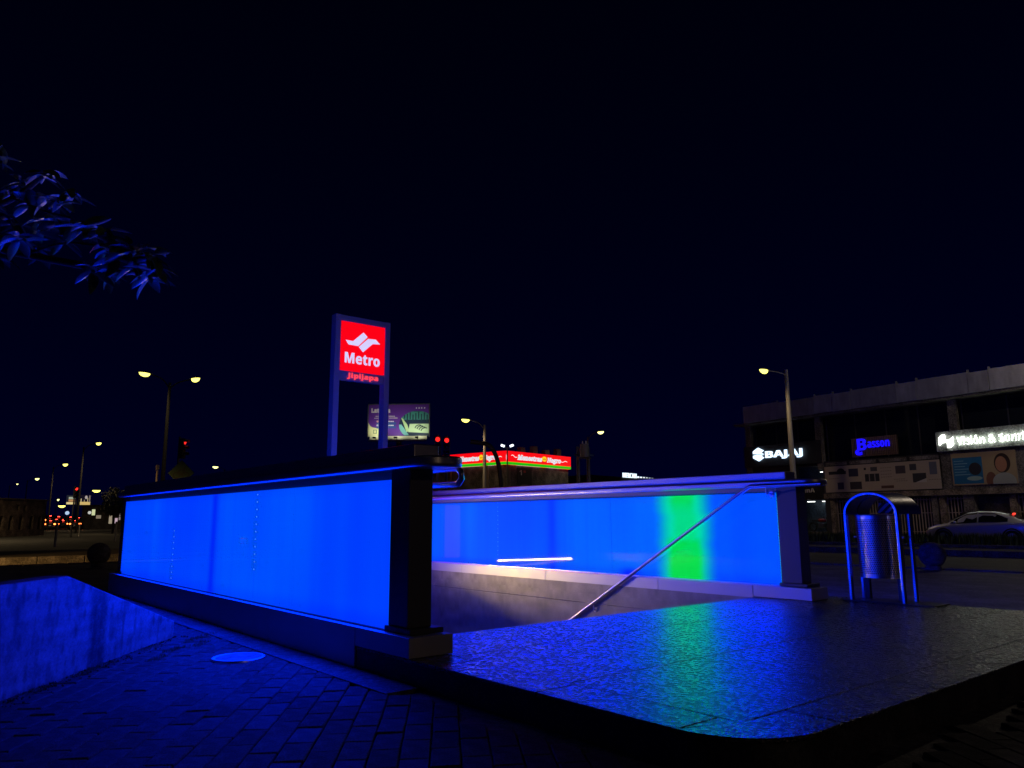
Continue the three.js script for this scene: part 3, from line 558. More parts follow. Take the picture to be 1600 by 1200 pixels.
// ------------------------------------------------------------------ traffic lights
function trafficLight(label, px, py, depth, turn = 0, side = 1, opt = {}) {
  const p = at(px, py, depth), base = V(p.x, -0.14, p.z), o = thing('traffic_light', label, 'traffic light', base, turn, 'traffic lights'), h = p.y + 0.14;
  part('pole', rod(V(0.0, 0, -0.12), V(0, h + 0.25, -0.12), 0.07, 0.05, 10), M.darkMetal, o);
  part('housing', rbx(0.3, 0.9, 0.18, 0, h - 0.28, 0.03, 0.03), M.dark, o);
  for (let k = 0; k < 3; k++) {
    part('lens', new THREE.SphereGeometry(0.1, 16, 8, 0, Math.PI * 2, 0, Math.PI / 2).rotateX(Math.PI / 2).scale(1, 1, 0.4).translate(0, h - k * 0.28, 0.12), k ? M.glass : glow(1, 0.02, 0.015, opt.k || 1.6), o);
    part('visor', new THREE.CylinderGeometry(0.12, 0.12, 0.18, 16, 1, true, Math.PI * 0.5, Math.PI).rotateX(Math.PI / 2).translate(0, h - k * 0.28, 0.2), M.dark, o);
  }
  return o;
}
trafficLight('red traffic light on a dark pole before the queue of cars', 118.5, 764, 60, 0.3, 1, { k: 3 });
trafficLight('red traffic light high above the near parapet', 285, 691, 34, 0.9);
trafficLight('red traffic light beside the billboard, the one nearer to it', 684, 687, 33, -0.6);
trafficLight('red traffic light beside the billboard, the one toward the restaurant', 698, 688.5, 33.5, -0.6);

// ------------------------------------------------------------------ bicycle warning sign
{
  const p = at(283, 739, 24), o = thing('bicycle_sign', 'dark green diamond bicycle sign behind the near parapet', 'road sign', [p.x, 0, p.z], -0.62);
  part('post', rod(V(0, -0.02, -0.03), V(0, p.y + 0.25, -0.03), 0.03), M.polePaint, o);
  const art = canvasTex(256, 256, (c) => { c.fillStyle = '#1d4a34'; c.fillRect(0, 0, 256, 256); c.translate(128, 128); c.strokeStyle = '#0a1410'; c.lineWidth = 9; for (const x of [-42, 42]) { c.beginPath(); c.arc(x, 22, 28, 0, 7); c.stroke(); } c.beginPath(); c.moveTo(-42, 22); c.lineTo(-18, -26); c.lineTo(28, -26); c.lineTo(42, 22); c.moveTo(-18, -26); c.lineTo(0, 22); c.lineTo(28, -26); c.moveTo(28, -26); c.lineTo(22, -44); c.lineTo(38, -46); c.stroke(); });
  const pl = part('sign_plate', rbx(0.58, 0.58, 0.012, 0, 0, 0, 0.005), std({ map: art, roughness: 0.4 }), o, [0, p.y, 0]); pl.rotation.z = Math.PI / 4; { const g = pl.geometry, q = g.attributes.position, uv = g.attributes.uv, c = Math.SQRT1_2; for (let i = 0; i < uv.count; i++) { const x = (q.getX(i) - q.getY(i)) * c, y = (q.getX(i) + q.getY(i)) * c; uv.setXY(i, x / 0.84 + 0.5, y / 0.84 + 0.5); } }
  const p2 = at(246, 735, 24), b = thing('marker_post', 'thin grey post with a small head beside the bicycle sign', 'post', [p2.x, 0, p2.z]);
  part('shaft', rod(V(0, -0.02, 0), V(0, p2.y, 0), 0.035), M.polePaint, b); part('head', rbx(0.1, 0.16, 0.1, 0, p2.y + 0.1, 0, 0.02), M.greyPaint, b);
}

// ------------------------------------------------------------------ billboard
{
  const d = 95, c = at(623, 657, d), w = 7.6, h = 4.0, bill = thing('billboard', 'purple lit billboard showing a hand on a laptop, on a tall mast', 'billboard', [c.x, -0.14, c.z], -0.72);
  const Y = c.y + 0.14;
  const art = canvasTex(1024, 540, (g, W, H) => {
    g.fillStyle = '#5a2596'; g.fillRect(0, 0, W, H);
    g.fillStyle = '#d8d8a4'; g.beginPath(); g.moveTo(0, 300); g.bezierCurveTo(40, 420, 120, 380, 250, 410); g.lineTo(230, H); g.lineTo(0, H); g.fill();
    g.strokeStyle = '#3a6a50'; g.lineWidth = 10; g.strokeRect(90, 430, 52, 56);
    g.font = 'bold 92px sans-serif'; g.lineWidth = 10; g.strokeStyle = '#e6dfea'; g.strokeText('Lativua', 40, 130);
    g.fillStyle = '#cfc6d8'; for (const [x, y, ww] of [[120, 190, 330], [100, 222, 390]]) for (let k = 0; k < ww; k += 22) g.fillRect(x + k, y, 16, 14);
    g.fillStyle = '#2a4a9a'; g.fillRect(140, 300, 330, 44); g.fillRect(140, 360, 330, 44);
    g.fillStyle = '#e8a8b4'; g.beginPath(); g.arc(155, 285, 18, 0, 7); g.fill(); g.fillStyle = '#c9c4ee'; g.beginPath(); g.arc(155, 350, 18, 0, 7); g.fill();
    g.fillStyle = '#e6e6f4'; for (const y of [278, 345]) for (let k = 0; k < 220; k += 26) g.fillRect(200 + k, y, 20, 18);
    for (const x of [810, 856, 900, 950]) { g.beginPath(); g.arc(x, 60, 11, 0, 7); g.fill(); }
    g.save(); g.beginPath(); g.ellipse(830, 350, 310, 240, 0, 0, 7); g.clip(); g.fillStyle = '#0c2a4a'; g.fillRect(480, 60, 560, 500);
    g.fillStyle = '#3d8a86'; g.fillRect(560, 120, 470, 140); g.fillStyle = '#16404e'; for (let k = 0; k < 9; k++) g.fillRect(600 + k * 48, 120 + (k * 37) % 60, 22, 120);
    g.fillStyle = '#b8d8a0'; g.beginPath(); g.moveTo(540, 190); g.lineTo(660, 340); g.lineTo(700, 450); g.lineTo(650, 470); g.fill();
    g.fillStyle = '#6fb8b8'; g.beginPath(); g.moveTo(500, 340); g.lineTo(560, 340); g.lineTo(690, 520); g.lineTo(540, 540); g.fill();
    g.fillStyle = '#c2e0b4'; g.beginPath(); g.moveTo(700, 330); g.lineTo(1030, 330); g.lineTo(1030, 490); g.lineTo(680, 470); g.fill();
    g.strokeStyle = '#12303a'; g.lineWidth = 16; for (let k = 0; k < 4; k++) { g.beginPath(); g.arc(860 + k * 34, 420 + k * 16, 70, 3.4, 5.2); g.stroke(); } g.restore();
  });
  part('poster', (() => { const g = new THREE.BoxGeometry(w, h, 0.12); return g; })(), std({ map: art, color: lin(0.9, 0.9, 0.9), roughness: 0.6 }), bill, [0, Y, 0]);
  part('frame', [bx(w + 0.2, 0.12, 0.2, 0, Y + h / 2 + 0.07, -0.05), bx(0.12, h + 0.3, 0.2, -w / 2 - 0.08, Y, -0.05), bx(0.12, h + 0.3, 0.2, w / 2 + 0.08, Y, -0.05)], M.darkMetal, bill);
  part('catwalk', rbx(w - 0.4, 0.16, 0.7, 0, Y - h / 2 - 0.55, 0.55, 0.02), M.white, bill);
  part('catwalk_apron', rbx(w - 0.4, 0.5, 0.06, 0, Y - h / 2 - 0.22, 0.1, 0.02), std({ color: lin(0.7, 0.7, 0.5), roughness: 0.6 }), bill);
  part('mast', [rod(V(0, 0, -0.5), V(0, Y - h / 2, -0.5), 0.4, 0.35, 16), bx(w - 1, 0.3, 0.4, 0, Y - h / 2 - 0.2, -0.4)], M.darkMetal, bill);
  for (const x of [-2.6, 0, 2.6]) {
    part('lamp_arm', rod(V(x, Y - h / 2 - 0.5, 0.6), V(x, Y - h / 2 - 0.35, 1.9), 0.04), M.dark, bill);
    part('flood_lamp', rbx(0.4, 0.2, 0.25, x, Y - h / 2 - 0.35, 1.95, 0.02), M.dark, bill);
    const s = new THREE.SpotLight(lin(1, 1, 0.8), 26, 0, 1.2, 0.8), k = V(x, Y - h / 2 - 0.22, 1.95).applyAxisAngle(V(0, 1, 0), -0.72).add(bill.position), q = V(x, Y + 0.2, 0).applyAxisAngle(V(0, 1, 0), -0.72).add(bill.position); s.position.copy(k); s.target.position.copy(q); s.shadow.radius = 5; scene.add(s, s.target);
  }
}

// ------------------------------------------------------------------ restaurant with the red and green fascia
const wallTone = (c, r = 0.8) => std({ color: lin(c[0], c[1], c[2]), roughness: r, map: rep(speck, 0.3), bumpMap: rep(grainBump, 0.5), bumpScale: 0.004 });
function along(A, B) { // a frame whose x runs from A to B, z to the right hand of it (toward the viewer when A is left of B)
  const d = B.clone().sub(A); d.y = 0; return { len: d.length(), turn: Math.atan2(-d.z, d.x) };
}
{
  const C = at(791, 800, 60), R = at(889, 800, 66.5), Lf = at(655, 800, 66);
  for (const p of [C, R, Lf]) p.y = -0.14;
  const y = (px, py, d) => at(px, py, d).y + 0.14, top = y(791, 703, 60), grn = y(791, 725, 60);
  const o = thing('restaurant', 'restaurant building with glowing red fascia and green stripe', 'building', C);
  const art = canvasTex(1024, 200, (c, w, h) => {
    c.fillStyle = '#ff0612'; c.fillRect(0, 0, w, h); c.fillStyle = '#ff6a1e'; c.fillRect(0, h * 0.77, w, h * 0.04); c.fillStyle = '#10c010'; c.fillRect(0, h * 0.8, w, h * 0.2);
    c.font = 'italic bold 92px serif'; c.textBaseline = 'middle'; c.lineWidth = 10; c.strokeStyle = '#fff'; c.fillStyle = '#c3d2e6';
    const t = (s, x, ww) => { c.save(); c.translate(x, h * 0.42); c.scale(ww / c.measureText(s).width, 1); c.strokeText(s, 0, 0); c.fillText(s, 0, 0); c.restore(); };
    t('Menestras', 150, 380); t('Negro', 615, 230);
    c.fillStyle = '#ffd21e'; c.beginPath(); c.arc(572, 74, 40, 0, 7); c.fill(); c.fillStyle = '#c01000'; c.font = 'italic bold 34px serif'; c.fillText('del', 548, 76);
    c.strokeStyle = '#fff'; c.lineWidth = 9; c.beginPath(); c.moveTo(60, 66); c.bezierCurveTo(90, 30, 100, 110, 148, 80); c.moveTo(852, 90); c.bezierCurveTo(900, 120, 910, 50, 960, 90); c.stroke();
  });
  const fm = std({ color: lin(0.15, 0.03, 0.03), roughness: 0.4, emissive: lin(1, 1, 1), emissiveMap: art, emissiveIntensity: 1 });
  const wallM = wallTone([0.2, 0.185, 0.165]), beige = wallTone([0.34, 0.29, 0.22]);
  for (const [A, B, nm] of [[Lf, C, 'side'], [C, R, 'front']]) {
    const { len, turn } = along(A, B), g = new THREE.Group(); g.name = nm + '_wing'; g.position.copy(A.clone().sub(C)); g.rotation.y = turn; o.add(g);
    part('wall', boxUV(bx(len, grn, 0.3, len / 2, grn / 2, -0.16)), wallM, g);
    const f = part('fascia_sign', bx(len + 0.2, top - grn, 0.35, len / 2, (top + grn) / 2, 0.05), fm, g);
    if (nm === 'side') { const uv = f.geometry.attributes.uv; for (let i = 0; i < uv.count; i++) uv.setX(i, (uv.getX(i) - 0.42) / 0.58); }
    if (nm === 'side') { part('beige_bay', boxUV(bx(2.2, grn - 0.3, 0.2, len * 0.28, grn / 2 - 0.15, 0.09)), beige, g); part('pilaster', bx(0.3, grn, 0.2, len * 0.8, grn / 2, 0.09), beige, g); }
    else {
      const poster = canvasTex(128, 256, (c, w, h) => { c.fillStyle = '#242022'; c.fillRect(0, 0, w, h); c.fillStyle = '#c8c0b8'; c.font = 'bold 60px sans-serif'; c.fillText('1', 16, 66); c.fillStyle = '#a04038'; c.fillRect(54, 24, 20, 20); c.fillStyle = '#8a8078'; c.beginPath(); c.ellipse(64, 180, 56, 34, 0, 0, 7); c.fill(); c.fillStyle = '#3c2c22'; c.beginPath(); c.ellipse(64, 176, 36, 16, 0, 0, 7); c.fill(); });
      part('poster', bx(1.9, 2.4, 0.04, len * 0.27, grn - 1.35, 0.03), std({ map: poster, roughness: 0.6 }), g);
      part('pilaster', bx(0.4, grn, 0.12, 0.25, grn / 2, 0.05), beige, g);
    }
  }
  part('roof', (() => { const a = Lf.clone().sub(C), b = R.clone().sub(C), c2 = a.clone().add(b), s = new THREE.Shape([a, V(0, 0, 0), b, c2].map((p) => new THREE.Vector2(p.x, -p.z))); return new THREE.ExtrudeGeometry(s, { depth: 0.3, bevelEnabled: false }).rotateX(-Math.PI / 2).translate(0, grn + 0.1, 0); })(), M.dark, o);
  const vents = []; for (let k = 0; k < 4; k++) { const p = R.clone().sub(C).multiplyScalar(0.2 + k * 0.2).add(V(1.2, 0, -1.2)); vents.push(bx(0.5, 0.9 + 0.4 * (k % 2), 0.5, p.x, top + 0.1, p.z)); }
  part('roof_vents', vents, M.darkMetal, o);
  { const { len, turn } = along(C, R), c = C.clone().add(R).multiplyScalar(0.5); const l = new THREE.RectAreaLight(lin(1, 0.05, 0.04), 0.8, len, top - grn); l.position.set(c.x, (top + grn) / 2 - 0.14, c.z).add(V(Math.sin(turn), 0, Math.cos(turn)).multiplyScalar(0.3)); l.rotation.y = turn + Math.PI; scene.add(l); }
}
{ // poles in front of the restaurant
  const p = at(793, 800, 57), o = thing('floodlight_pole', 'slim pole with two small white floodlights before the restaurant', 'lamp', [p.x, -0.14, p.z]), h = at(793, 698, 57).y + 0.14;
  part('pole', rod(V(0, 0, 0), V(0, h, 0), 0.06, 0.05), M.darkMetal, o);
  const dx = rightV.clone().setY(0).normalize();
  part('crossbar', rod(dx.clone().multiplyScalar(-0.36).setY(h), dx.clone().multiplyScalar(0.36).setY(h), 0.03), M.darkMetal, o);
  for (const s of [-1, 1]) { const f = part('flood_lamp', rbx(0.3, 0.16, 0.14, 0, 0, 0, 0.03), glow(0.8, 0.9, 1, 2.5), o, dx.clone().multiplyScalar(0.34 * s).setY(h + 0.16)); f.rotation.y = -0.7; f.rotation.z = 0.35 * s; }
  const q = at(783, 806, 44), c = thing('curved_pole', 'dark curved signal pole arching in front of the restaurant', 'pole', [q.x, -0.14, q.z]), P = (px, py) => at(px, py, 44).sub(c.position);
  part('shaft', pipe([V(0, 0, 0), P(783, 770), P(782, 745), P(778, 722), P(771, 704), P(760, 694), P(735, 690)], 0.13, 40, 8), M.dark, c);
  // utility poles with a transformer between them
  const mk = (px, label) => { const b = at(px, 806, 52), h = at(px, 696, 52).y + 0.14, u = thing('utility_pole', label, 'utility pole', [b.x, -0.14, b.z], 0, 'utility poles'); part('pole', rod(V(0, 0, 0), V(0, h, 0), 0.17, 0.12, 12), M.concrete, u); part('crossarm', bx(0.9, 0.1, 0.1, 0, h - 0.6, 0.1), M.darkMetal, u); return u; };
  const a = mk(905, 'concrete utility pole on the restaurant side carrying one end of the transformer'), b = mk(921, 'concrete utility pole beside the street lamp carrying the transformer');
  const ta = at(906, 704, 52), tb = at(920, 704, 52), mid = ta.clone().add(tb).multiplyScalar(0.5), t = thing('transformer', 'grey power transformer slung between the twin utility poles', 'transformer', [mid.x, mid.y - 0.5, mid.z], along(ta, tb).turn);
  part('tank', new THREE.CylinderGeometry(0.3, 0.3, 0.9, 20).translate(0, 0.5, 0), M.greyPaint, t); part('beam', bx(0.9, 0.12, 0.16, 0, -0.02, 0), M.darkMetal, t); for (const s of [-0.12, 0.12]) part('bushing', new THREE.CylinderGeometry(0.04, 0.05, 0.25, 10).translate(s, 1.06, 0), M.white, t);
}
{ // far shop with white lit letters
  const A = at(925, 800, 92), B = at(1070, 800, 110); A.y = B.y = -0.14;
  const { len, turn } = along(A, B), o = thing('distant_shop', 'dark distant shop with small white lit roof lettering', 'building', A, turn), H = at(970, 744, 97).y + 0.1;
  part('wall', boxUV(bx(len, H, 6, len / 2, H / 2, -3)), wallTone([0.08, 0.08, 0.08]), o);
  const lt = fitted('MERCAN', 3.4, 0.62, 0.1, font).translate(len * 0.3, H - 0.05, 0.02); part('sign_letters', lt, glow(0.75, 0.9, 1, 1.4), o);
  for (let k = 0; k < 6; k++) part('lamp', rbx(0.42 - 0.05 * k, 0.2 - 0.02 * k, 0.1, len * 0.3 + 3.9 + k * 0.75, H + 0.12, 0.05, 0.02), glow(0.8, 0.9, 1, 1.6 - 0.2 * k), o);
}

// ------------------------------------------------------------------ shop building across the avenue
{
  const th = 6.4 * Math.PI / 180, U = V(-Math.sin(th), 0, Math.cos(th)), Nn = V(-Math.cos(th), 0, -Math.sin(th)), O = V(46, 0.02, -24);
  const FB = (px, py, n = 0) => { const d = ray(px, py), p0 = O.clone().addScaledVector(Nn, n), k = p0.clone().sub(EYE).dot(Nn) / d.dot(Nn), p = EYE.clone().addScaledVector(d, k).sub(p0); return { u: p.dot(U), y: p.y, p }; };
  const turn = Math.atan2(-U.z, U.x);
  const b = thing('shop_building', 'long two storey shop building across the avenue with lit signs', 'building', O, turn);
  const uL = FB(1165, 700).u, uR = FB(1600, 700).u + 9;
  const yT = FB(1400, 599, 0.7).y, yB = FB(1400, 630, 0.7).y, yG = FB(1400, 713).y, yH = FB(1400, 722.5).y, yP = FB(1400, 766).y, yL = FB(1400, 776).y;
  const box = (u0, u1, y0, y1, n0, n1) => boxUV(span(u0, u1, y0, y1, n0, n1));
  const softStain = tex(512, 256, (u, v) => 0.88 + 0.14 * (n16(u, v * 0.2) - 0.5) + 0.1 * (n64(u, v * 0.1) - 0.5) + 0.06 * (n128(u, v) - 0.5));
  const render1 = wallTone([0.3, 0.27, 0.23]), beige = wallTone([0.42, 0.34, 0.25]), darkW = wallTone([0.03, 0.032, 0.04], 0.6);
  part('rear_wall', box(uL, uR, 0, yT - 0.3, -9, -1.2), render1, b);
  part('side_wall', box(uL - 0.01, uL + 0.3, 0, yB, -1.2, -0.1), render1, b);
  part('roof_slab', box(uL - 0.4, uR, yB - 0.12, yB + 0.02, -1.2, 0.66), render1, b);
  // roof panels
  const cut = [1160, 1212, 1271, 1300, 1329, 1401, 1433, 1515, 1549, 1640, 1700].map((p) => FB(p, 620, 0.7).u);
  const tonesP = [0.52, 0.47, 0.56].map((c) => std({ color: lin(c * 0.86, c * 0.88, c * 0.95), roughness: 0.6, map: rep(softStain, 0.12, 0.4) }));
  joints(cut).forEach(([a, c], k) => part('roof_panel', box(a + 0.012, c - 0.012, yB + 0.01 + (k % 3) * 0.01, yT - (k % 2) * 0.05, 0.66, 0.76 + (k % 2) * 0.015), tonesP[k % 3], b));
  cut.slice(1, -1).forEach((u) => part('panel_bracket', box(u - 0.05, u + 0.05, yB - 0.05, yT + 0.14, 0.55, 0.655), M.greyPaint, b));
  // upper floor: columns and dark glazing with mullions
  const cols = [1170, 1280, 1492, 1660].map((p) => FB(p, 670).u);
  cols.forEach((u) => part('column', box(u - 0.22, u + 0.22, yG - 0.5, yB - 0.125, -0.12, 0.16), render1, b));
  joints(cols).forEach(([a, c]) => {
    const n = Math.max(2, Math.round((c - a - 0.44) / 1.9)), w = (c - a - 0.44) / n;
    for (let k = 0; k < n; k++) { const x = a + 0.22 + k * w; const f = part('upper_window', box(x + 0.04, x + w - 0.04, yG + 0.02, yB - 0.14, -0.5, -0.47), M.glass, b); part('mullion', box(x - 0.03, x + 0.03, yG + 0.02, yB - 0.14, -0.52, -0.44), M.darkMetal, f); }
  });
  part('upper_floor_slab', box(uL, uR, yG - 0.25, yG, -1.19, 0.05), darkW, b);
  // dark band and the motorcycle shop on the left
  const uM = FB(1292, 740).u, uA = uL + 0.05, yS = FB(1220, 694).y, yS0 = FB(1220, 728).y;
  part('dark_fascia', box(uA, uM - 0.15, yS0, yS, 0.06, 0.25), darkW, b);
  const s1 = part('shop_sign_letters', fitted('BAJAJ', FB(1258, 705).u - FB(1201, 712).u, FB(1230, 703).y - FB(1230, 716.5).y, 0.1, font).translate(FB(1201, 712).u, FB(1230, 716.5).y, 0.27), glow(0.62, 0.8, 1, 2.0), b);
  { // hexagonal emblem of two facing chevrons
    const c = FB(1190, 710.5), r = FB(1190, 700).y - c.y, sh = (sg) => { const s = new THREE.Shape(); const P = [[-0.95, 0.5 * sg], [0, 1.0 * sg], [0.95, 0.52 * sg], [0.42, 0.22 * sg], [0.95, 0.05 * sg], [-0.3, 0.05 * sg], [-0.95, 0.12 * sg]]; P.forEach(([x, yy], i) => (i ? s.lineTo(x * r, yy * r) : s.moveTo(x * r, yy * r))); s.closePath(); return new THREE.ExtrudeGeometry(s, { depth: 0.1, bevelEnabled: false }).translate(c.u, c.y, 0.27); };
    part('emblem_sign', [sh(1), sh(-1)], glow(0.62, 0.8, 1, 2.0), b);
    const l = new THREE.RectAreaLight(lin(0.5, 0.72, 1), 1.6, 2.6, 0.5), q = FB(1225, 711, 0.45); l.position.copy(O.clone().addScaledVector(Nn, 0.5)).add(q.p); l.lookAt(l.position.clone().add(Nn)); scene.add(l);
  }
  { // two lit shop windows with a motorcycle
    const lit = std({ color: lin(0.03, 0.04, 0.05), roughness: 0.3 });
    const w0 = FB(1249, 745).u, w1 = FB(1283, 745).u, ya = FB(1265, 733).y, yb2 = FB(1265, 760).y, v1 = FB(1299, 800).u, v0 = FB(1249, 800).u, yc = FB(1275, 781).y, yd = FB(1275, 831).y;
    part('shop_back_wall', box(uA, uM, 0.05, yS0, -1.18, -1.1), wallTone([0.12, 0.17, 0.22], 0.5), b);
    part('shop_pier', box(uA, w0 - 0.12, 0, yS0 - 0.005, -0.2, 0.1), darkW, b);
    part('shop_spandrel', box(w0 - 0.1, uM - 0.2, yc, yb2, -0.1, 0.1), darkW, b);
    part('shop_sill', box(w0 - 0.1, uM - 0.2, 0, yd, -0.6, 0.08), render1, b);
    part('shop_pier', box(uM - 0.19, uM + 0.1, 0, yS0 - 0.005, -0.2, 0.12), M.darkMetal, b);
    const gl = new THREE.MeshPhysicalMaterial({ color: 0xffffff, transmission: 1, roughness: 0.03, thickness: 0, ior: 1.45 });
    part('shop_window', box(w0 - 0.1, uM - 0.2, yd, yc, -0.02, -0.01), gl, b); part('shop_window', box(w0 - 0.1, uM - 0.2, yb2, yS0, -0.02, -0.01), gl, b);
    const small = fitted('nnA', 0.9, 0.28, 0.03, font).translate(FB(1256, 770).u, FB(1256, 770).y, 0.11); part('small_sign_letters', small, M.white, b);
    for (const [u, y] of [[w0 + 0.4, yc - 0.1], [w0 + 1.5, yc - 0.1], [w1 - 0.1, FB(1280, 737).y]]) { part('ceiling_lamp', rbx(0.5, 0.05, 0.14, u, y, -0.5, 0.01), glow(0.95, 1, 0.95, 3), b); }
    const L = new THREE.RectAreaLight(lin(0.8, 0.95, 1), 2.2, 1.8, 0.2), q = O.clone().addScaledVector(U, (w0 + v1) / 2).addScaledVector(Nn, -0.5); L.position.set(q.x, yc - 0.14, q.z); L.rotation.x = -Math.PI / 2; scene.add(L);
    const mb = O.clone().addScaledVector(U, (v0 + v1) / 2 + 0.1).addScaledVector(Nn, -0.4), m = thing('motorcycle', 'dark motorcycle standing behind the lit shop window', 'motorcycle', [mb.x, yd + 0.02, mb.z], turn);
    for (const s of [-0.6, 0.6]) part('wheel', new THREE.TorusGeometry(0.26, 0.055, 8, 24).translate(s, 0.31, 0), M.rubber, m);
    part('tank', rbx(0.5, 0.2, 0.22, 0.1, 0.72, 0, 0.08), std({ color: lin(0.3, 0.02, 0.02), roughness: 0.25 }), m); part('seat', rbx(0.55, 0.1, 0.22, -0.35, 0.7, 0, 0.04), M.rubber, m); part('engine', rbx(0.4, 0.3, 0.22, 0.05, 0.4, 0, 0.05), M.steel, m);
    part('fork', [rod(V(0.6, 0.31, 0.07), V(0.35, 0.95, 0.07), 0.02), rod(V(0.6, 0.31, -0.07), V(0.35, 0.95, -0.07), 0.02), rod(V(0.33, 0.98, -0.3), V(0.33, 0.98, 0.3), 0.015)], M.steel, m); part('headlamp', new THREE.SphereGeometry(0.1, 12, 8).translate(0.48, 0.84, 0), M.glass, m);
  }
  // slatted board with the blue neon name
  {
    const u0 = FB(1334, 700).u, u1 = FB(1405, 697).u, y0 = FB(1370, 712.5).y, y1 = FB(1370, 682.5).y, n = 26, w = (u1 - u0) / n, g = [];
    const bd = part('slat_board', box(u0, u1, y0, y1, 0.1, 0.2), wallTone([0.12, 0.07, 0.04]), b);
    for (let k = 0; k < n; k++) g.push(bx(w * 0.6, y1 - y0, 0.05, u0 + (k + 0.5) * w, (y0 + y1) / 2, 0.228));
    part('slats', g, wallTone([0.5, 0.3, 0.17]), bd).userData.kind = 'stuff';
    const neon = glow(0.008, 0.004, 1, 1.3), cap = fitted('B', FB(1358, 695).u - FB(1344, 697).u, FB(1350, 686).y - FB(1350, 704).y, 0.06, font).translate(FB(1344, 697).u, FB(1350, 704).y, 0.27);
    part('neon_sign_capital', cap, neon, b); part('neon_sign_letters', fitted('asson', FB(1394, 690).u - FB(1360, 693).u, (FB(1375, 689).y - FB(1375, 699).y), 0.06, font).translate(FB(1360, 695).u, FB(1375, 699).y, 0.27), neon, b);
    part('neon_sign_tail', pipe([FB(1346, 704), FB(1343, 707), FB(1346, 710), FB(1352, 708)].map((q) => V(q.u, q.y, 0.3)), 0.09, 16, 6), neon, b);
    const c = FB(1370, 696, 0.4), l = new THREE.RectAreaLight(lin(0.05, 0.03, 1), 1.2, 2.2, 0.5); l.position.copy(O).addScaledVector(Nn, 0.42).add(c.p); l.lookAt(l.position.clone().add(Nn)); scene.add(l);
  }
  // dark header panels and the product banner
  {
    const u0 = FB(1290, 745).u, u1 = FB(1472, 730).u;
    part('banner_frame', box(u0 - 0.05, u1 + 0.05, yP - 0.06, yG - 0.02, 0.02, 0.1), darkW, b);
    const hx = [1290, 1327, 1373, 1421, 1472].map((p) => FB(p, 722).u), hm = wallTone([0.34, 0.31, 0.27]);
    joints(hx).forEach(([a, c]) => part('header_panel', box(a + 0.1, c - 0.1, yH + 0.06, yG - 0.1, 0.11, 0.14), hm, b));
    const art = canvasTex(1024, 300, (c, w, h) => {
      c.fillStyle = '#b6a894'; c.fillRect(0, 0, w, h);
      const pic = (x, y, ww, hh, col) => { c.fillStyle = col; c.fillRect(x, y, ww, hh); };
      pic(40, 60, 170, 36, '#23242c'); c.fillStyle = '#23242c'; c.beginPath(); c.arc(160, 66, 38, 3.14, 6.28); c.fill(); pic(120, 190, 60, 80, '#3c3450');
      pic(235, 40, 90, 90, '#2c3048'); pic(240, 190, 110, 84, '#33303a'); pic(380, 40, 20, 24, '#23242c'); pic(440, 36, 60, 46, '#4c4c50'); pic(385, 110, 130, 84, '#2c2e36'); c.fillStyle = '#8a8480'; c.fillRect(420, 112, 10, 80); c.fillRect(470, 112, 10, 80);
      pic(660, 40, 84, 84, '#4a4248'); pic(780, 30, 56, 66, '#40444c'); pic(800, 130, 110, 96, '#34363c'); c.fillStyle = '#c8c2b8'; c.beginPath(); c.moveTo(820, 226); c.lineTo(910, 186); c.lineTo(910, 226); c.fill(); pic(940, 20, 60, 130, '#646878'); pic(525, 246, 110, 30, '#5c4038');
      c.fillStyle = '#7c7266'; for (const [x, y] of [[530, 50], [530, 84], [530, 120], [530, 150], [640, 180], [660, 200], [40, 140], [930, 200]]) for (let k = 0; k < 5; k++) c.fillRect(x + k * 20, y, 14, 6);
    });
    part('product_banner', (() => { const g = new THREE.BoxGeometry(u1 - u0 - 0.1, yH - yP, 0.03); return g.translate((u0 + u1) / 2, (yH + yP) / 2, 0.125); })(), std({ map: art, roughness: 0.7 }), b);
    part('beige_ledge', box(u0 - 0.1, uR, yL, yP - 0.07, -0.3, 0.2), beige, b);
  }
  // white halo lit board
  {
    const u0 = FB(1467, 690).u, y0 = FB(1467, 706.5).y, y1 = FB(1467, 676).y, bm = wallTone([0.5, 0.52, 0.5], 0.55);
    part('halo_sign_board', box(u0, uR, y0, y1, 0.12, 0.3), bm, b);
    const size = FB(1503, 683.5).y - FB(1503, 695.5).y, g0 = words('Visión & Sonr', size, 0.03, fontR), w0 = g0.boundingBox.max.x, sc = (FB(1600, 676).u - FB(1500, 690).u) / w0;
    const mk = (d) => words('Visión & Sonrisa', size, d, fontR).scale(sc, 1, 1).translate(FB(1500, 690).u, FB(1503, 695.5).y, 0);
    part('halo_sign_letters', mk(0.02), std({ color: lin(0.45, 0.48, 0.45), roughness: 0.5 }), b, [0, 0, 0.42]);
    part('halo_sign_glow', mk(0.02), glow(0.9, 1, 0.85, 14), b, [0, 0, 0.36]);
    const c = FB(1484, 690), r = FB(1484, 679).y - c.y, k = 1.05;
    const half = (s) => { const q = new THREE.Shape(); [[-0.95, 0.55], [-0.5, 0.95], [-0.12, 0.95], [-0.12, -0.2], [-0.5, -0.2], [-0.95, -0.55]].forEach(([x, y], i) => (i ? q.lineTo(x * r * s * k, y * r * s) : q.moveTo(x * r * s * k, y * r * s))); q.closePath(); return new THREE.ExtrudeGeometry(q, { depth: 0.06, bevelEnabled: false }).translate(c.u, c.y, 0.36); };
    part('emblem_sign', [half(1), half(-1)], glow(0.95, 1, 0.9, 4), b);
    const l = new THREE.RectAreaLight(lin(0.9, 1, 0.88), 1.2, 5, 0.6), q = FB(1560, 684, 0.6); l.position.copy(O).addScaledVector(Nn, 0.62).add(q.p); l.lookAt(l.position.clone().add(Nn)); scene.add(l);
    // poster below: blue lettered half and a portrait half
    const p0 = FB(1490, 735).u, p1 = FB(1592, 735).u, py0 = FB(1540, 757).y, py1 = FB(1540, 706).y;
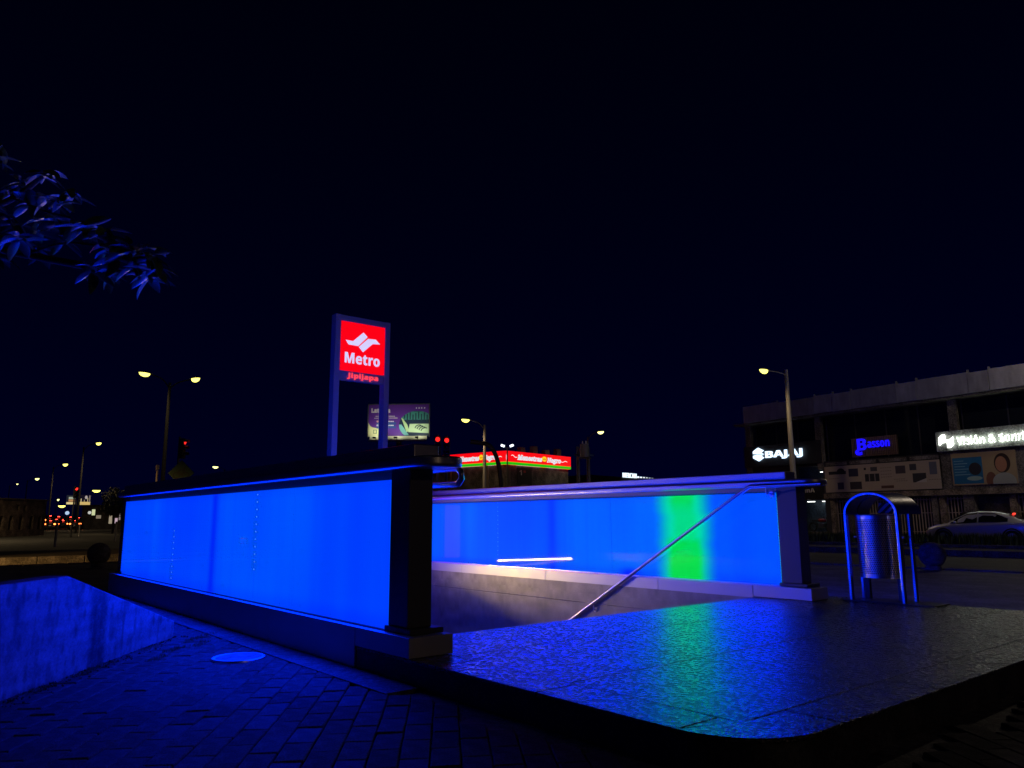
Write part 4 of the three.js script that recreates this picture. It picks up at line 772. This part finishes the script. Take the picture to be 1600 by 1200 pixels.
    const art = canvasTex(512, 256, (g, w, h) => { g.fillStyle = '#a8926e'; g.fillRect(0, 0, w, h); g.fillStyle = '#1f6c96'; g.fillRect(10, 36, 240, 210); g.fillStyle = '#88b2c0'; for (let k = 0; k < 6; k++) g.fillRect(22, 60 + k * 22, 80 + (k * 29) % 50, 5); g.fillStyle = '#2c2a34'; g.beginPath(); g.arc(190, 130, 50, 0, 7); g.fill(); g.fillStyle = '#9ab8ac'; g.beginPath(); g.ellipse(180, 205, 62, 18, 0, 0, 7); g.fill(); g.fillStyle = '#3a2a22'; g.beginPath(); g.ellipse(405, 96, 62, 76, 0, 0, 7); g.fill(); g.fillStyle = '#b07a5c'; g.beginPath(); g.ellipse(396, 104, 44, 60, 0, 0, 7); g.fill(); g.fillStyle = '#7c5240'; g.beginPath(); g.ellipse(310, 220, 40, 60, 0, 0, 7); g.fill(); g.fillStyle = '#a4a89c'; g.beginPath(); g.ellipse(410, 240, 90, 70, 0, 0, 7); g.fill(); });
    part('poster', new THREE.BoxGeometry(p1 - p0, py1 - py0, 0.04).translate((p0 + p1) / 2, (py0 + py1) / 2, 0.15), std({ map: art, roughness: 0.5 }), b);
    part('poster_wall', box(u0, uR, yP - 0.065, y0 - 0.003, -0.2, 0.1), render1, b);
  }
  // ground floor: pillars, barred shutters, a dark doorway
  {
    const u0 = FB(1300, 800).u, piers = [1302, 1328, 1462, 1474, 1512, 1520, 1585, 1640].map((p) => FB(p, 800).u);
    part('ground_wall', box(u0 - 0.2, uR, 0, yL - 0.003, -0.8, -0.6), wallTone([0.1, 0.085, 0.07]), b);
    piers.forEach((u, k) => part('pillar', box(u - 0.16, u + 0.16, 0, yL - 0.005, -0.58, 0.02), k % 3 ? render1 : beige, b));
    const bars = (a, c, nm) => { const g = [], n = Math.round((c - a) / 0.17); for (let k = 0; k <= n; k++) g.push(bx(0.045, yL - 0.2, 0.04, a + (c - a) * k / n, (yL - 0.1) / 2 + 0.05, -0.2)); for (const y of [0.25, 1.3, yL - 0.2]) g.push(bx(c - a, 0.05, 0.03, (a + c) / 2, y, -0.23)); const s = part('barred_shutter', [box(a, c, 0, yL - 0.01, -0.32, -0.28)], darkW, b); part('bars', g, std({ color: lin(0.42, 0.35, 0.27), roughness: 0.6 }), s).userData.kind = 'stuff'; };
    bars(piers[0] + 0.2, piers[1] - 0.2); bars(piers[1] + 0.2, piers[2] - 0.2); bars(piers[3] + 0.2, piers[4] - 0.2); bars(piers[6] + 0.2, piers[7] - 0.2);
    const dr = part('doorway', box(piers[5] + 0.2, piers[6] - 0.2, 0, yL - 0.15, -0.4, -0.35), wallTone([0.14, 0.13, 0.13]), b); const du = (piers[6] - piers[5] - 0.5) / 2;
    for (const k of [0, 1]) part('door_panel', box(piers[5] + 0.3 + k * du, piers[5] + 0.2 + (k + 1) * du, 0.1, yL - 0.5, -0.345, -0.33), wallTone([0.16, 0.14, 0.12]), dr);
  }
}

// ------------------------------------------------------------------ cars
function carShape(paint, tailK) { // length along x, nose toward +x, 4.45 m long
  const o = new THREE.Group(); o.name = 'car';
  // stations: x, sill, belt, top, half width at belt, half width at top
  const S = [[-2.2, 0.42, 0.86, 0.9, 0.62, 0.56], [-2.12, 0.3, 0.95, 1.0, 0.8, 0.7], [-1.75, 0.24, 0.98, 1.06, 0.86, 0.72], [-1.25, 0.22, 0.97, 1.32, 0.88, 0.62], [-0.75, 0.2, 0.95, 1.45, 0.88, 0.62], [-0.1, 0.2, 0.93, 1.48, 0.88, 0.63], [0.4, 0.2, 0.91, 1.42, 0.88, 0.63], [0.85, 0.21, 0.89, 1.2, 0.88, 0.64], [1.2, 0.22, 0.87, 0.97, 0.87, 0.68], [1.7, 0.25, 0.8, 0.87, 0.83, 0.66], [2.1, 0.3, 0.68, 0.75, 0.74, 0.6], [2.25, 0.38, 0.56, 0.6, 0.55, 0.45]];
  const ring = ([x, s, b, t, w, wt]) => { const h = [[0, s], [w * 0.82, s], [w * 0.97, s + 0.12], [w, (s + b) / 2 + 0.08], [w * 0.98, b - 0.06], [w * 0.95, b], [wt + (w * 0.95 - wt) * 0.22, b + (t - b) * 0.74], [wt * 0.92, t - (t - b) * 0.06], [wt * 0.6, t], [0, t]]; return [...h, ...h.slice(1, -1).reverse().map(([z, y]) => [-z, y])].map(([z, y]) => [x, y, z]); };
  const R = S.map(ring), n = R[0].length, P = [], I = [];
  R.forEach((r) => r.forEach((p) => P.push(...p)));
  for (let i = 0; i + 1 < R.length; i++) for (let j = 0; j < n; j++) { const a = i * n + j, b = i * n + (j + 1) % n, c = a + n, d = b + n; I.push(a, b, d, a, d, c); }
  for (const [i, f] of [[0, 1], [R.length - 1, 0]]) for (let j = 1; j + 1 < n; j++) I.push(...(f ? [i * n, i * n + j + 1, i * n + j] : [i * n, i * n + j, i * n + j + 1]));
  const g = new THREE.BufferGeometry(); g.setAttribute('position', new THREE.Float32BufferAttribute(P, 3)); g.setIndex(I); g.computeVertexNormals();
  part('body', g, paint, o);
  const pt = (k, f, s, out = 0.012) => { // point on the glasshouse side at station k, height fraction f
    const r = ring(S[k]), a = r[5], b = r[6], c = r[7], q = f < 0.74 ? [a, b, f / 0.74] : [b, c, (f - 0.74) / 0.26]; return [q[0][0] + (q[1][0] - q[0][0]) * q[2], q[0][1] + (q[1][1] - q[0][1]) * q[2] + out * 0.4, s * (q[0][2] + (q[1][2] - q[0][2]) * q[2] + out)]; };
  const strip = (rows) => { const v = []; for (let i = 0; i + 1 < rows.length; i++) { const [a, b] = rows[i], [c, d] = rows[i + 1]; v.push(...a, ...b, ...d, ...a, ...d, ...c); } const q = new THREE.BufferGeometry(); q.setAttribute('position', new THREE.Float32BufferAttribute(v, 3)); q.computeVertexNormals(); return q; };
  const glassM = carGlass;
  for (const s of [-1, 1]) {
    part('side_window', strip([[pt(3, 0.12, s), pt(3, 0.5, s)], [pt(4, 0.08, s), pt(4, 0.86, s)], [pt(5, 0.08, s), pt(5, 0.87, s)]].map((r) => r)), glassM, o);
    part('side_window', strip([[[pt(5, 0.08, s)[0] + 0.06, pt(5, 0.08, s)[1], pt(5, 0.08, s)[2]], [pt(5, 0.87, s)[0] + 0.06, pt(5, 0.87, s)[1], pt(5, 0.87, s)[2]]], [pt(6, 0.08, s), pt(6, 0.86, s)], [pt(7, 0.1, s), pt(7, 0.74, s)], [[1.08, 0.92, s * 0.86], [1.08, 0.93, s * 0.855]]]), glassM, o);
    part('mirror', rbx(0.12, 0.12, 0.18, 0.82, 0.98, s * 0.98, 0.04), paint, o);
    part('door_handle', rbx(0.18, 0.025, 0.03, -0.35, 0.82, s * 0.885, 0.01), M.steel, o);
    part('tail_light', rbx(0.24, 0.19, 0.3, -2.11, 0.86, s * 0.63, 0.05), glow(1, tailK > 5 ? 0.16 : 0.05, 0.03, tailK), o);
    part('headlight', rbx(0.3, 0.12, 0.22, 2.02, 0.66, s * 0.6, 0.05), M.glass, o);
    for (const x of [-1.38, 1.38]) { const w = part('wheel', new THREE.CylinderGeometry(0.32, 0.32, 0.2, 28).rotateX(Math.PI / 2), M.rubber, o, [x, 0.32, s * 0.79]); part('rim', new THREE.CylinderGeometry(0.2, 0.2, 0.02, 20).rotateX(Math.PI / 2), M.steel, w, [0, 0, s * 0.1]); part('wheel_arch', new THREE.TorusGeometry(0.37, 0.045, 6, 24, Math.PI), M.rubber, o, [x, 0.33, s * 0.85]); }
  }
  part('rear_window', strip([[[-1.62, 1.09, -0.56], [-1.62, 1.09, 0.56]], [[-1.2, 1.36, -0.5], [-1.2, 1.36, 0.5]]]).translate(-0.03, 0.03, 0), glassM, o);
  part('windscreen', strip([[[0.5, 1.41, -0.54], [0.5, 1.41, 0.54]], [[1.12, 1.03, -0.62], [1.12, 1.03, 0.62]]]).translate(0.02, 0.025, 0), glassM, o);
  part('tail_light', rbx(0.05, 0.06, 0.3, -1.32, 1.36, 0, 0.01), glow(1, 0.05, 0.03, tailK), o);
  part('rear_plate', rbx(0.02, 0.12, 0.4, -2.2, 0.66, 0, 0.005), M.white, o);
  part('bumper', rbx(0.2, 0.18, 1.56, -2.14, 0.42, 0, 0.06), paint, o);
  return o;
}
var carGlass = std({ color: lin(0.01, 0.012, 0.016), roughness: 0.05, metalness: 0.1, side: THREE.DoubleSide });
const silver = new THREE.MeshPhysicalMaterial({ color: lin(0.6, 0.61, 0.64), metalness: 0.5, roughness: 0.35, clearcoat: 1, clearcoatRoughness: 0.08, side: THREE.DoubleSide });
{
  const c = carShape(silver, 2.2), p = at(1536, 833, 34.6); c.name = 'car'; taken.set('car', 1);
  c.userData = { label: 'silver saloon car waiting before the shop building, tail lights on', category: 'car' };
  c.position.set(p.x, -0.14, p.z); c.rotation.y = Math.PI / 2 + 0.05; scene.add(c);
  // the queue of cars with brake lights in the side street
  const jam = carShape(std({ color: lin(0.05, 0.05, 0.06), metalness: 0.4, roughness: 0.35, side: THREE.DoubleSide }), 9);
  const spots = [[80, 112], [118, 116], [99, 126], [86, 150], [110, 146], [75, 168], [97, 172], [122, 170], [91, 196], [105, 200], [115, 190], [82, 218], [100, 226], [112, 232]];
  spots.forEach(([px, d], k) => {
    const o = k ? jam.clone() : jam; o.name = numbered('queueing_car'); o.userData = { label: 'dark car with red brake lights in the distant queue', category: 'car', group: 'cars queueing in the side street' };
    const q = at(px, 820, d); o.position.set(q.x, -0.14, q.z); o.rotation.y = Math.PI / 2 - 0.12 + rr(-0.12, 0.12); if (d > 140) o.scale.setScalar([1.2, 1.5, 1.8][k % 3]); scene.add(o);
  });
}

// ------------------------------------------------------------------ beige building with arched openings, far left
{
  const A = at(-70, 800, 58), B = at(72, 800, 70); A.y = B.y = -0.14; const { len, turn } = along(A, B);
  const o = thing('beige_building', 'low beige building with a row of arched openings', 'building', A, turn), H = at(40, 781, 66).y + 0.14;
  const upx = (px) => { const d = ray(px, 806), n = V(Math.sin(turn), 0, Math.cos(turn)), k = A.clone().sub(EYE).dot(n) / d.dot(n); return EYE.clone().addScaledVector(d, k).sub(A).dot(V(Math.cos(turn), 0, -Math.sin(turn))); };
  const s = new THREE.Shape([[0, 0], [0, H], [len, H], [len, 0]].map((p) => new THREE.Vector2(...p)));
  const arch = (u, w, y0, y1) => { const h = new THREE.Path(); h.moveTo(u - w, y0); h.lineTo(u - w, y1 - w); h.absarc(u, y1 - w, w, Math.PI, 0, true); h.lineTo(u + w, y0); h.closePath(); s.holes.push(h); };
  const us = [-48, -30, -14, 3, 18, 34, 50, 63].map(upx), back = [];
  us.forEach((u) => arch(u, 0.3, 0.55, 1.75));
  const w2 = [27, 38].map(upx); w2.forEach((u) => { const h = new THREE.Path(); h.moveTo(u - 0.18, 2.2); h.lineTo(u - 0.18, 2.65); h.lineTo(u + 0.18, 2.65); h.lineTo(u + 0.18, 2.2); h.closePath(); s.holes.push(h); });
  part('wall', boxUV(new THREE.ExtrudeGeometry(s, { depth: 0.35, bevelEnabled: false }).translate(0, 0, -0.35)), wallTone([0.4, 0.3, 0.24]), o);
  us.forEach((u) => part('arched_door', bx(0.66, 1.3, 0.04, u, 1.15, -0.3), wallTone([0.13, 0.09, 0.06]), o));
  w2.forEach((u) => part('small_window', bx(0.4, 0.5, 0.04, u, 2.42, -0.3), M.glass, o));
  part('coping', rbx(len + 0.2, 0.12, 0.5, len / 2, H + 0.06, -0.16, 0.02), wallTone([0.36, 0.3, 0.26]), o);
  part('rear_wall', bx(len, H - 0.02, 0.3, len / 2, H / 2, -5), wallTone([0.36, 0.28, 0.22]), o); part('end_wall', bx(0.3, H - 0.02, 4.6, len - 0.16, H / 2, -2.66), wallTone([0.36, 0.28, 0.22]), o);
}

// ------------------------------------------------------------------ lit hoarding, shop fronts and round signs at the end of the side street
{
  const d = 130, c = at(120, 781, d), o = thing('roadside_hoarding', 'pair of lit advertising hoardings behind the red traffic light', 'hoarding', [c.x, -0.14, c.z], -0.45), Y = c.y + 0.14;
  part('mast', rod(V(-0.1, 0, -0.2), V(-0.1, Y + 0.6, -0.2), 0.12), M.darkMetal, o);
  const art = canvasTex(256, 160, (g) => { g.fillStyle = '#151020'; g.fillRect(0, 0, 256, 160); g.fillStyle = '#d8b870'; g.fillRect(0, 112, 256, 48); g.fillStyle = '#b0a4a0'; g.beginPath(); g.arc(170, 40, 28, 0, 7); g.fill(); g.fillStyle = '#e8d8a0'; g.fillRect(60, 60, 14, 60); g.fillRect(200, 50, 10, 60); g.fillRect(130, 80, 8, 34); g.fillStyle = '#8a7a70'; g.fillRect(232, 10, 20, 110); });
  const art2 = canvasTex(256, 256, (g) => { g.fillStyle = '#20242c'; g.fillRect(0, 0, 256, 256); g.fillStyle = '#a8b098'; g.fillRect(70, 50, 180, 56); g.fillStyle = '#b88858'; g.fillRect(70, 116, 180, 60); g.fillStyle = '#e8d090'; g.fillRect(10, 190, 246, 60); });
  part('lit_sign_panel', bx(1.9, 1.7, 0.14, 1.15, Y, 0), std({ emissive: lin(1, 1, 1), emissiveMap: art, emissiveIntensity: 0.9, color: lin(0.05, 0.05, 0.05) }), o);
  part('lit_sign_panel', bx(1.3, 1.6, 0.14, -0.95, Y, 0), std({ emissive: lin(1, 1, 1), emissiveMap: art2, emissiveIntensity: 0.9, color: lin(0.05, 0.05, 0.05) }), o);
  const round = (label, px, py, dd, r, col) => { const p = at(px, py, dd), q = thing('round_sign', label, 'sign', [p.x, -0.14, p.z], -0.5, 'round lit signs'); part('post', rod(V(0, 0, -0.1), V(0, p.y + 0.14, -0.1), 0.05), M.darkMetal, q); part('lit_disc', new THREE.CylinderGeometry(r, r, 0.12, 24).rotateX(Math.PI / 2), glow(...col), q, [0, p.y + 0.14, 0]); };
  round('small round bluish white sign above the queue of cars', 105, 801.5, 110, 0.26, [0.5, 0.7, 1, 0.9]);
  round('small round pale sign beside the lit shop window', 140, 801, 110, 0.22, [0.7, 0.7, 0.65, 0.8]);
  const A = at(128, 800, 118), B = at(202, 800, 118); A.y = B.y = -0.14; const f = along(A, B), sh = thing('corner_shops', 'dark row of small shops with a few lit windows behind the street tree', 'building', A, f.turn), H = 3.6;
  part('wall', boxUV(bx(f.len, H, 5, f.len / 2, H / 2, -2.5)), wallTone([0.1, 0.09, 0.1]), sh); part('roof', bx(f.len + 0.4, 0.15, 5.4, f.len / 2, H + 0.08, -2.5), M.dark, sh);
  for (const [px, y, w, h, col] of [[146.5, 2.6, 0.5, 0.9, [0.75, 0.8, 0.45, 0.8]], [155, 1.9, 0.75, 0.5, [0.35, 0.28, 0.2, 0.6]], [174, 1.5, 0.5, 1.3, [0.6, 0.5, 0.35, 0.5]], [183, 1.3, 0.4, 0.8, [0.7, 0.5, 0.6, 0.7]], [188, 1.9, 0.25, 1.0, [0.4, 0.35, 0.35, 0.5]]]) { const u = (px - 128) / 74 * f.len; const fr = part('window_frame', bx(w + 0.16, h + 0.16, 0.08, u, y, 0.02), M.darkMetal, sh); part('lit_window', bx(w, h, 0.06, u, y, 0.05), glow(...col), fr); }
  for (const [px, h, dd, lb] of [[88, 0.95, 30, 'slim grey marker post on the kerbed island'], [124, 1.0, 62, 'slim grey post beside the traffic light pole'], [181, 1.15, 46, 'short dark bollard near the far end of the parapet']]) { const p = at(px, 830, dd), q = thing('marker_post', lb, 'post', [p.x, dd === 30 ? 0.12 : -0.14, p.z]); part('shaft', rod(V(0, 0, 0), V(0, h, 0), 0.05, 0.045), M.polePaint, q); part('head', new THREE.SphereGeometry(0.07, 12, 8), M.greyPaint, q, [0, h, 0]); }
}

// ------------------------------------------------------------------ trees
function leafGeo(len, w, bend) { // a pointed, folded, drooping leaf along +x
  const n = 7, P = [], I = [];
  for (let i = 0; i <= n; i++) { const t = i / n, x = t * len, hw = w * Math.pow(Math.max(0, Math.sin(Math.PI * Math.pow(t, 0.9))), 0.75) * 0.5 + 0.0015, y = -bend * t * t * len; P.push(x, y + hw * 0.35, -hw, x, y, 0, x, y + hw * 0.35, hw); }
  for (let i = 0; i < n; i++) { const a = i * 3; I.push(a, a + 1, a + 4, a, a + 4, a + 3, a + 1, a + 2, a + 5, a + 1, a + 5, a + 4); }
  const g = new THREE.BufferGeometry(); g.setAttribute('position', new THREE.Float32BufferAttribute(P, 3)); g.setIndex(I); g.computeVertexNormals(); return g;
}
{
  const base = V(-1.15, 0, -7.6), o = thing('broadleaf_tree', 'broad leaved tree reaching in over the concrete wall, leaves lit blue from below', 'tree', base);
  const D = 5.6, P = (px, py, d = D) => at(px, py, d).sub(base);
  part('trunk', pipe([V(0, -0.03, 0), V(0.05, 1.2, 0.02), V(-0.02, 2.4, -0.05), V(0.1, 3.3, 0)], 0.12, 24, 10), M.bark, o);
  const leafM = [0, 1, 2].map((k) => new THREE.MeshPhysicalMaterial({ color: lin(0.06 + 0.02 * k, 0.1 + 0.03 * k, 0.045), roughness: 0.5, side: THREE.DoubleSide, clearcoat: 0.6, clearcoatRoughness: 0.35 }));
  const forks = [[P(-60, 380), P(40, 398), P(130, 415)], [P(-60, 330, 5.9), P(20, 310, 5.9), P(65, 275, 5.9)], [P(40, 398), P(100, 380, 5.4), P(165, 385, 5.3)], [P(100, 408), P(170, 420, 5.5), P(232, 432, 5.4)], [P(165, 385, 5.3), P(205, 395, 5.3), P(240, 402, 5.2)], [P(20, 310, 5.9), P(70, 330, 5.7), P(110, 340, 5.6)], [P(-60, 330, 5.9), P(-30, 250, 6), P(-2, 228, 6)]];
  part('limb', pipe([V(0.05, 2.9, 0), forks[0][0].clone().lerp(V(0.05, 2.9, 0), 0.5).add(V(0, 0.1, 0)), ...forks[0]], 0.028, 24, 7), M.bark, o);
  part('limb', pipe([V(0.1, 3.2, 0), ...forks[1]], 0.024, 24, 7), M.bark, o);
  for (const f of forks.slice(2)) part('twig', pipe(f, 0.009, 14, 5), M.bark, o);
  const big = [leafGeo(0.2, 0.085, 0.2), leafGeo(0.17, 0.075, 0.4), leafGeo(0.21, 0.08, 0.08)], rest = [];
  let count = 0;
  const tips = [[68, 272, 5.9, 11], [30, 285, 5.9, 9], [110, 300, 5.6, 8], [20, 345, 5.5, 10], [5, 370, 5.4, 9], [30, 372, 5.3, 9], [60, 345, 5.6, 9], [90, 345, 5.5, 9], [120, 350, 5.4, 8], [100, 375, 5.6, 8], [130, 355, 5.3, 7], [162, 360, 5.3, 9], [165, 385, 5.3, 9], [145, 420, 5.4, 7], [175, 425, 5.5, 7], [200, 385, 5.2, 10], [225, 390, 5.2, 10], [240, 402, 5.2, 11], [232, 432, 5.4, 11], [245, 420, 5.2, 8], [0, 228, 6, 8], [-4, 250, 6, 6], [60, 390, 5.6, 8], [75, 310, 5.7, 9], [45, 320, 5.8, 8], [-10, 320, 5.7, 8], [210, 415, 5.4, 7], [185, 400, 5.3, 8], [95, 318, 5.6, 7], [15, 300, 5.9, 7], [-6, 400, 5.4, 6]];
  for (const [px, py, d, n] of tips) {
    const c = P(px, py, d), axis = V(rr(-0.35, 0.5), 1, rr(-0.4, 0.4)).normalize(), q0 = new THREE.Quaternion().setFromUnitVectors(V(0, 1, 0), axis);
    for (let k = 0; k < n; k++) {
      const q = q0.clone().multiply(new THREE.Quaternion().setFromEuler(new THREE.Euler(rr(-0.3, 0.3), k * 2.4 + rr(-0.3, 0.3), rr(-0.75, 0.25), 'YXZ'))), s = rr(0.55, 1.05), g = big[Math.floor(rnd() * 3)], p = c.clone().addScaledVector(axis, (k / n - 0.5) * 0.06);
      if (count++ < 300) { const m = part('leaf', g, leafM[Math.floor(rnd() * 3)], o, p); m.quaternion.copy(q); m.scale.setScalar(s); }
    }
  }
  for (let k = 0; k < 900; k++) { // the rest of the crown, to the left of the picture
    const th = rr(0, 6.28), r = Math.sqrt(rnd()) * 1.3, p = V(-0.55 + Math.cos(th) * r * 0.7, 3.7 + rr(-0.5, 1.1), Math.sin(th) * r + 0.35); const [px] = pix(p.clone().add(base)); if (px > 8) continue;
    const m4 = new THREE.Matrix4().compose(p, new THREE.Quaternion().setFromEuler(new THREE.Euler(rr(-1, 1), rr(0, 6.28), rr(-1, 1))), V(1, 1, 1).multiplyScalar(rr(0.6, 1.1))); rest.push(big[k % 3].clone().applyMatrix4(m4));
  }
  if (rest.length) part('crown', rest, leafM[1], o).userData.kind = 'stuff';
}
{ // small street tree beyond the far end of the parapet
  const p = at(178, 800, 78), o = thing('street_tree', 'small pale street tree in front of the lit shops', 'tree', [p.x, -0.14, p.z]);
  part('trunk', pipe([V(0, 0, 0), V(0.05, 0.8, 0), V(-0.05, 1.7, 0.05), V(0.05, 2.6, 0)], 0.09, 16, 8), M.bark, o);
  const tw = []; for (let k = 0; k < 7; k++) { const a = k * 0.9; tw.push(pipe([V(0, 1.6 + 0.12 * k, 0), V(Math.cos(a) * 0.5, 2.3 + 0.2 * k, Math.sin(a) * 0.5), V(Math.cos(a) * 0.95, 2.6 + 0.28 * k, Math.sin(a) * 0.95)], 0.03, 8, 5)); } part('limbs', tw, M.bark, o);
  const g = leafGeo(0.22, 0.1, 0.4), L = [];
  for (let k = 0; k < 1900; k++) { const c = Math.floor(rnd() * 16), a = c * 2.4, R = 0.5 + 0.5 * ((c * 7) % 5) / 5, cy = 2.1 + (c / 16) * 2.4, cx = Math.cos(a) * R * (1.15 - Math.abs(cy - 3) * 0.3), cz = Math.sin(a) * R; const q = V(cx + rr(-1, 1) * 0.42, cy + rr(-1, 1) * 0.42, cz + rr(-1, 1) * 0.42); L.push(g.clone().applyMatrix4(new THREE.Matrix4().compose(q, new THREE.Quaternion().setFromEuler(new THREE.Euler(rr(-1, 1), rr(0, 6.28), rr(-1.2, 0.4))), V(1, 1, 1).multiplyScalar(rr(0.6, 1.2))))); }
  part('crown', L, std({ color: lin(0.1, 0.11, 0.07), roughness: 0.7, side: THREE.DoubleSide }), o).userData.kind = 'stuff';
}


// ------------------------------------------------------------------ shadows everywhere, then draw
scene.traverse((o) => { if (o.isMesh) { o.castShadow = true; o.receiveShadow = true; } if (o.isDirectionalLight || o.isSpotLight || o.isPointLight) o.castShadow = true; });
renderer.render(scene, camera);
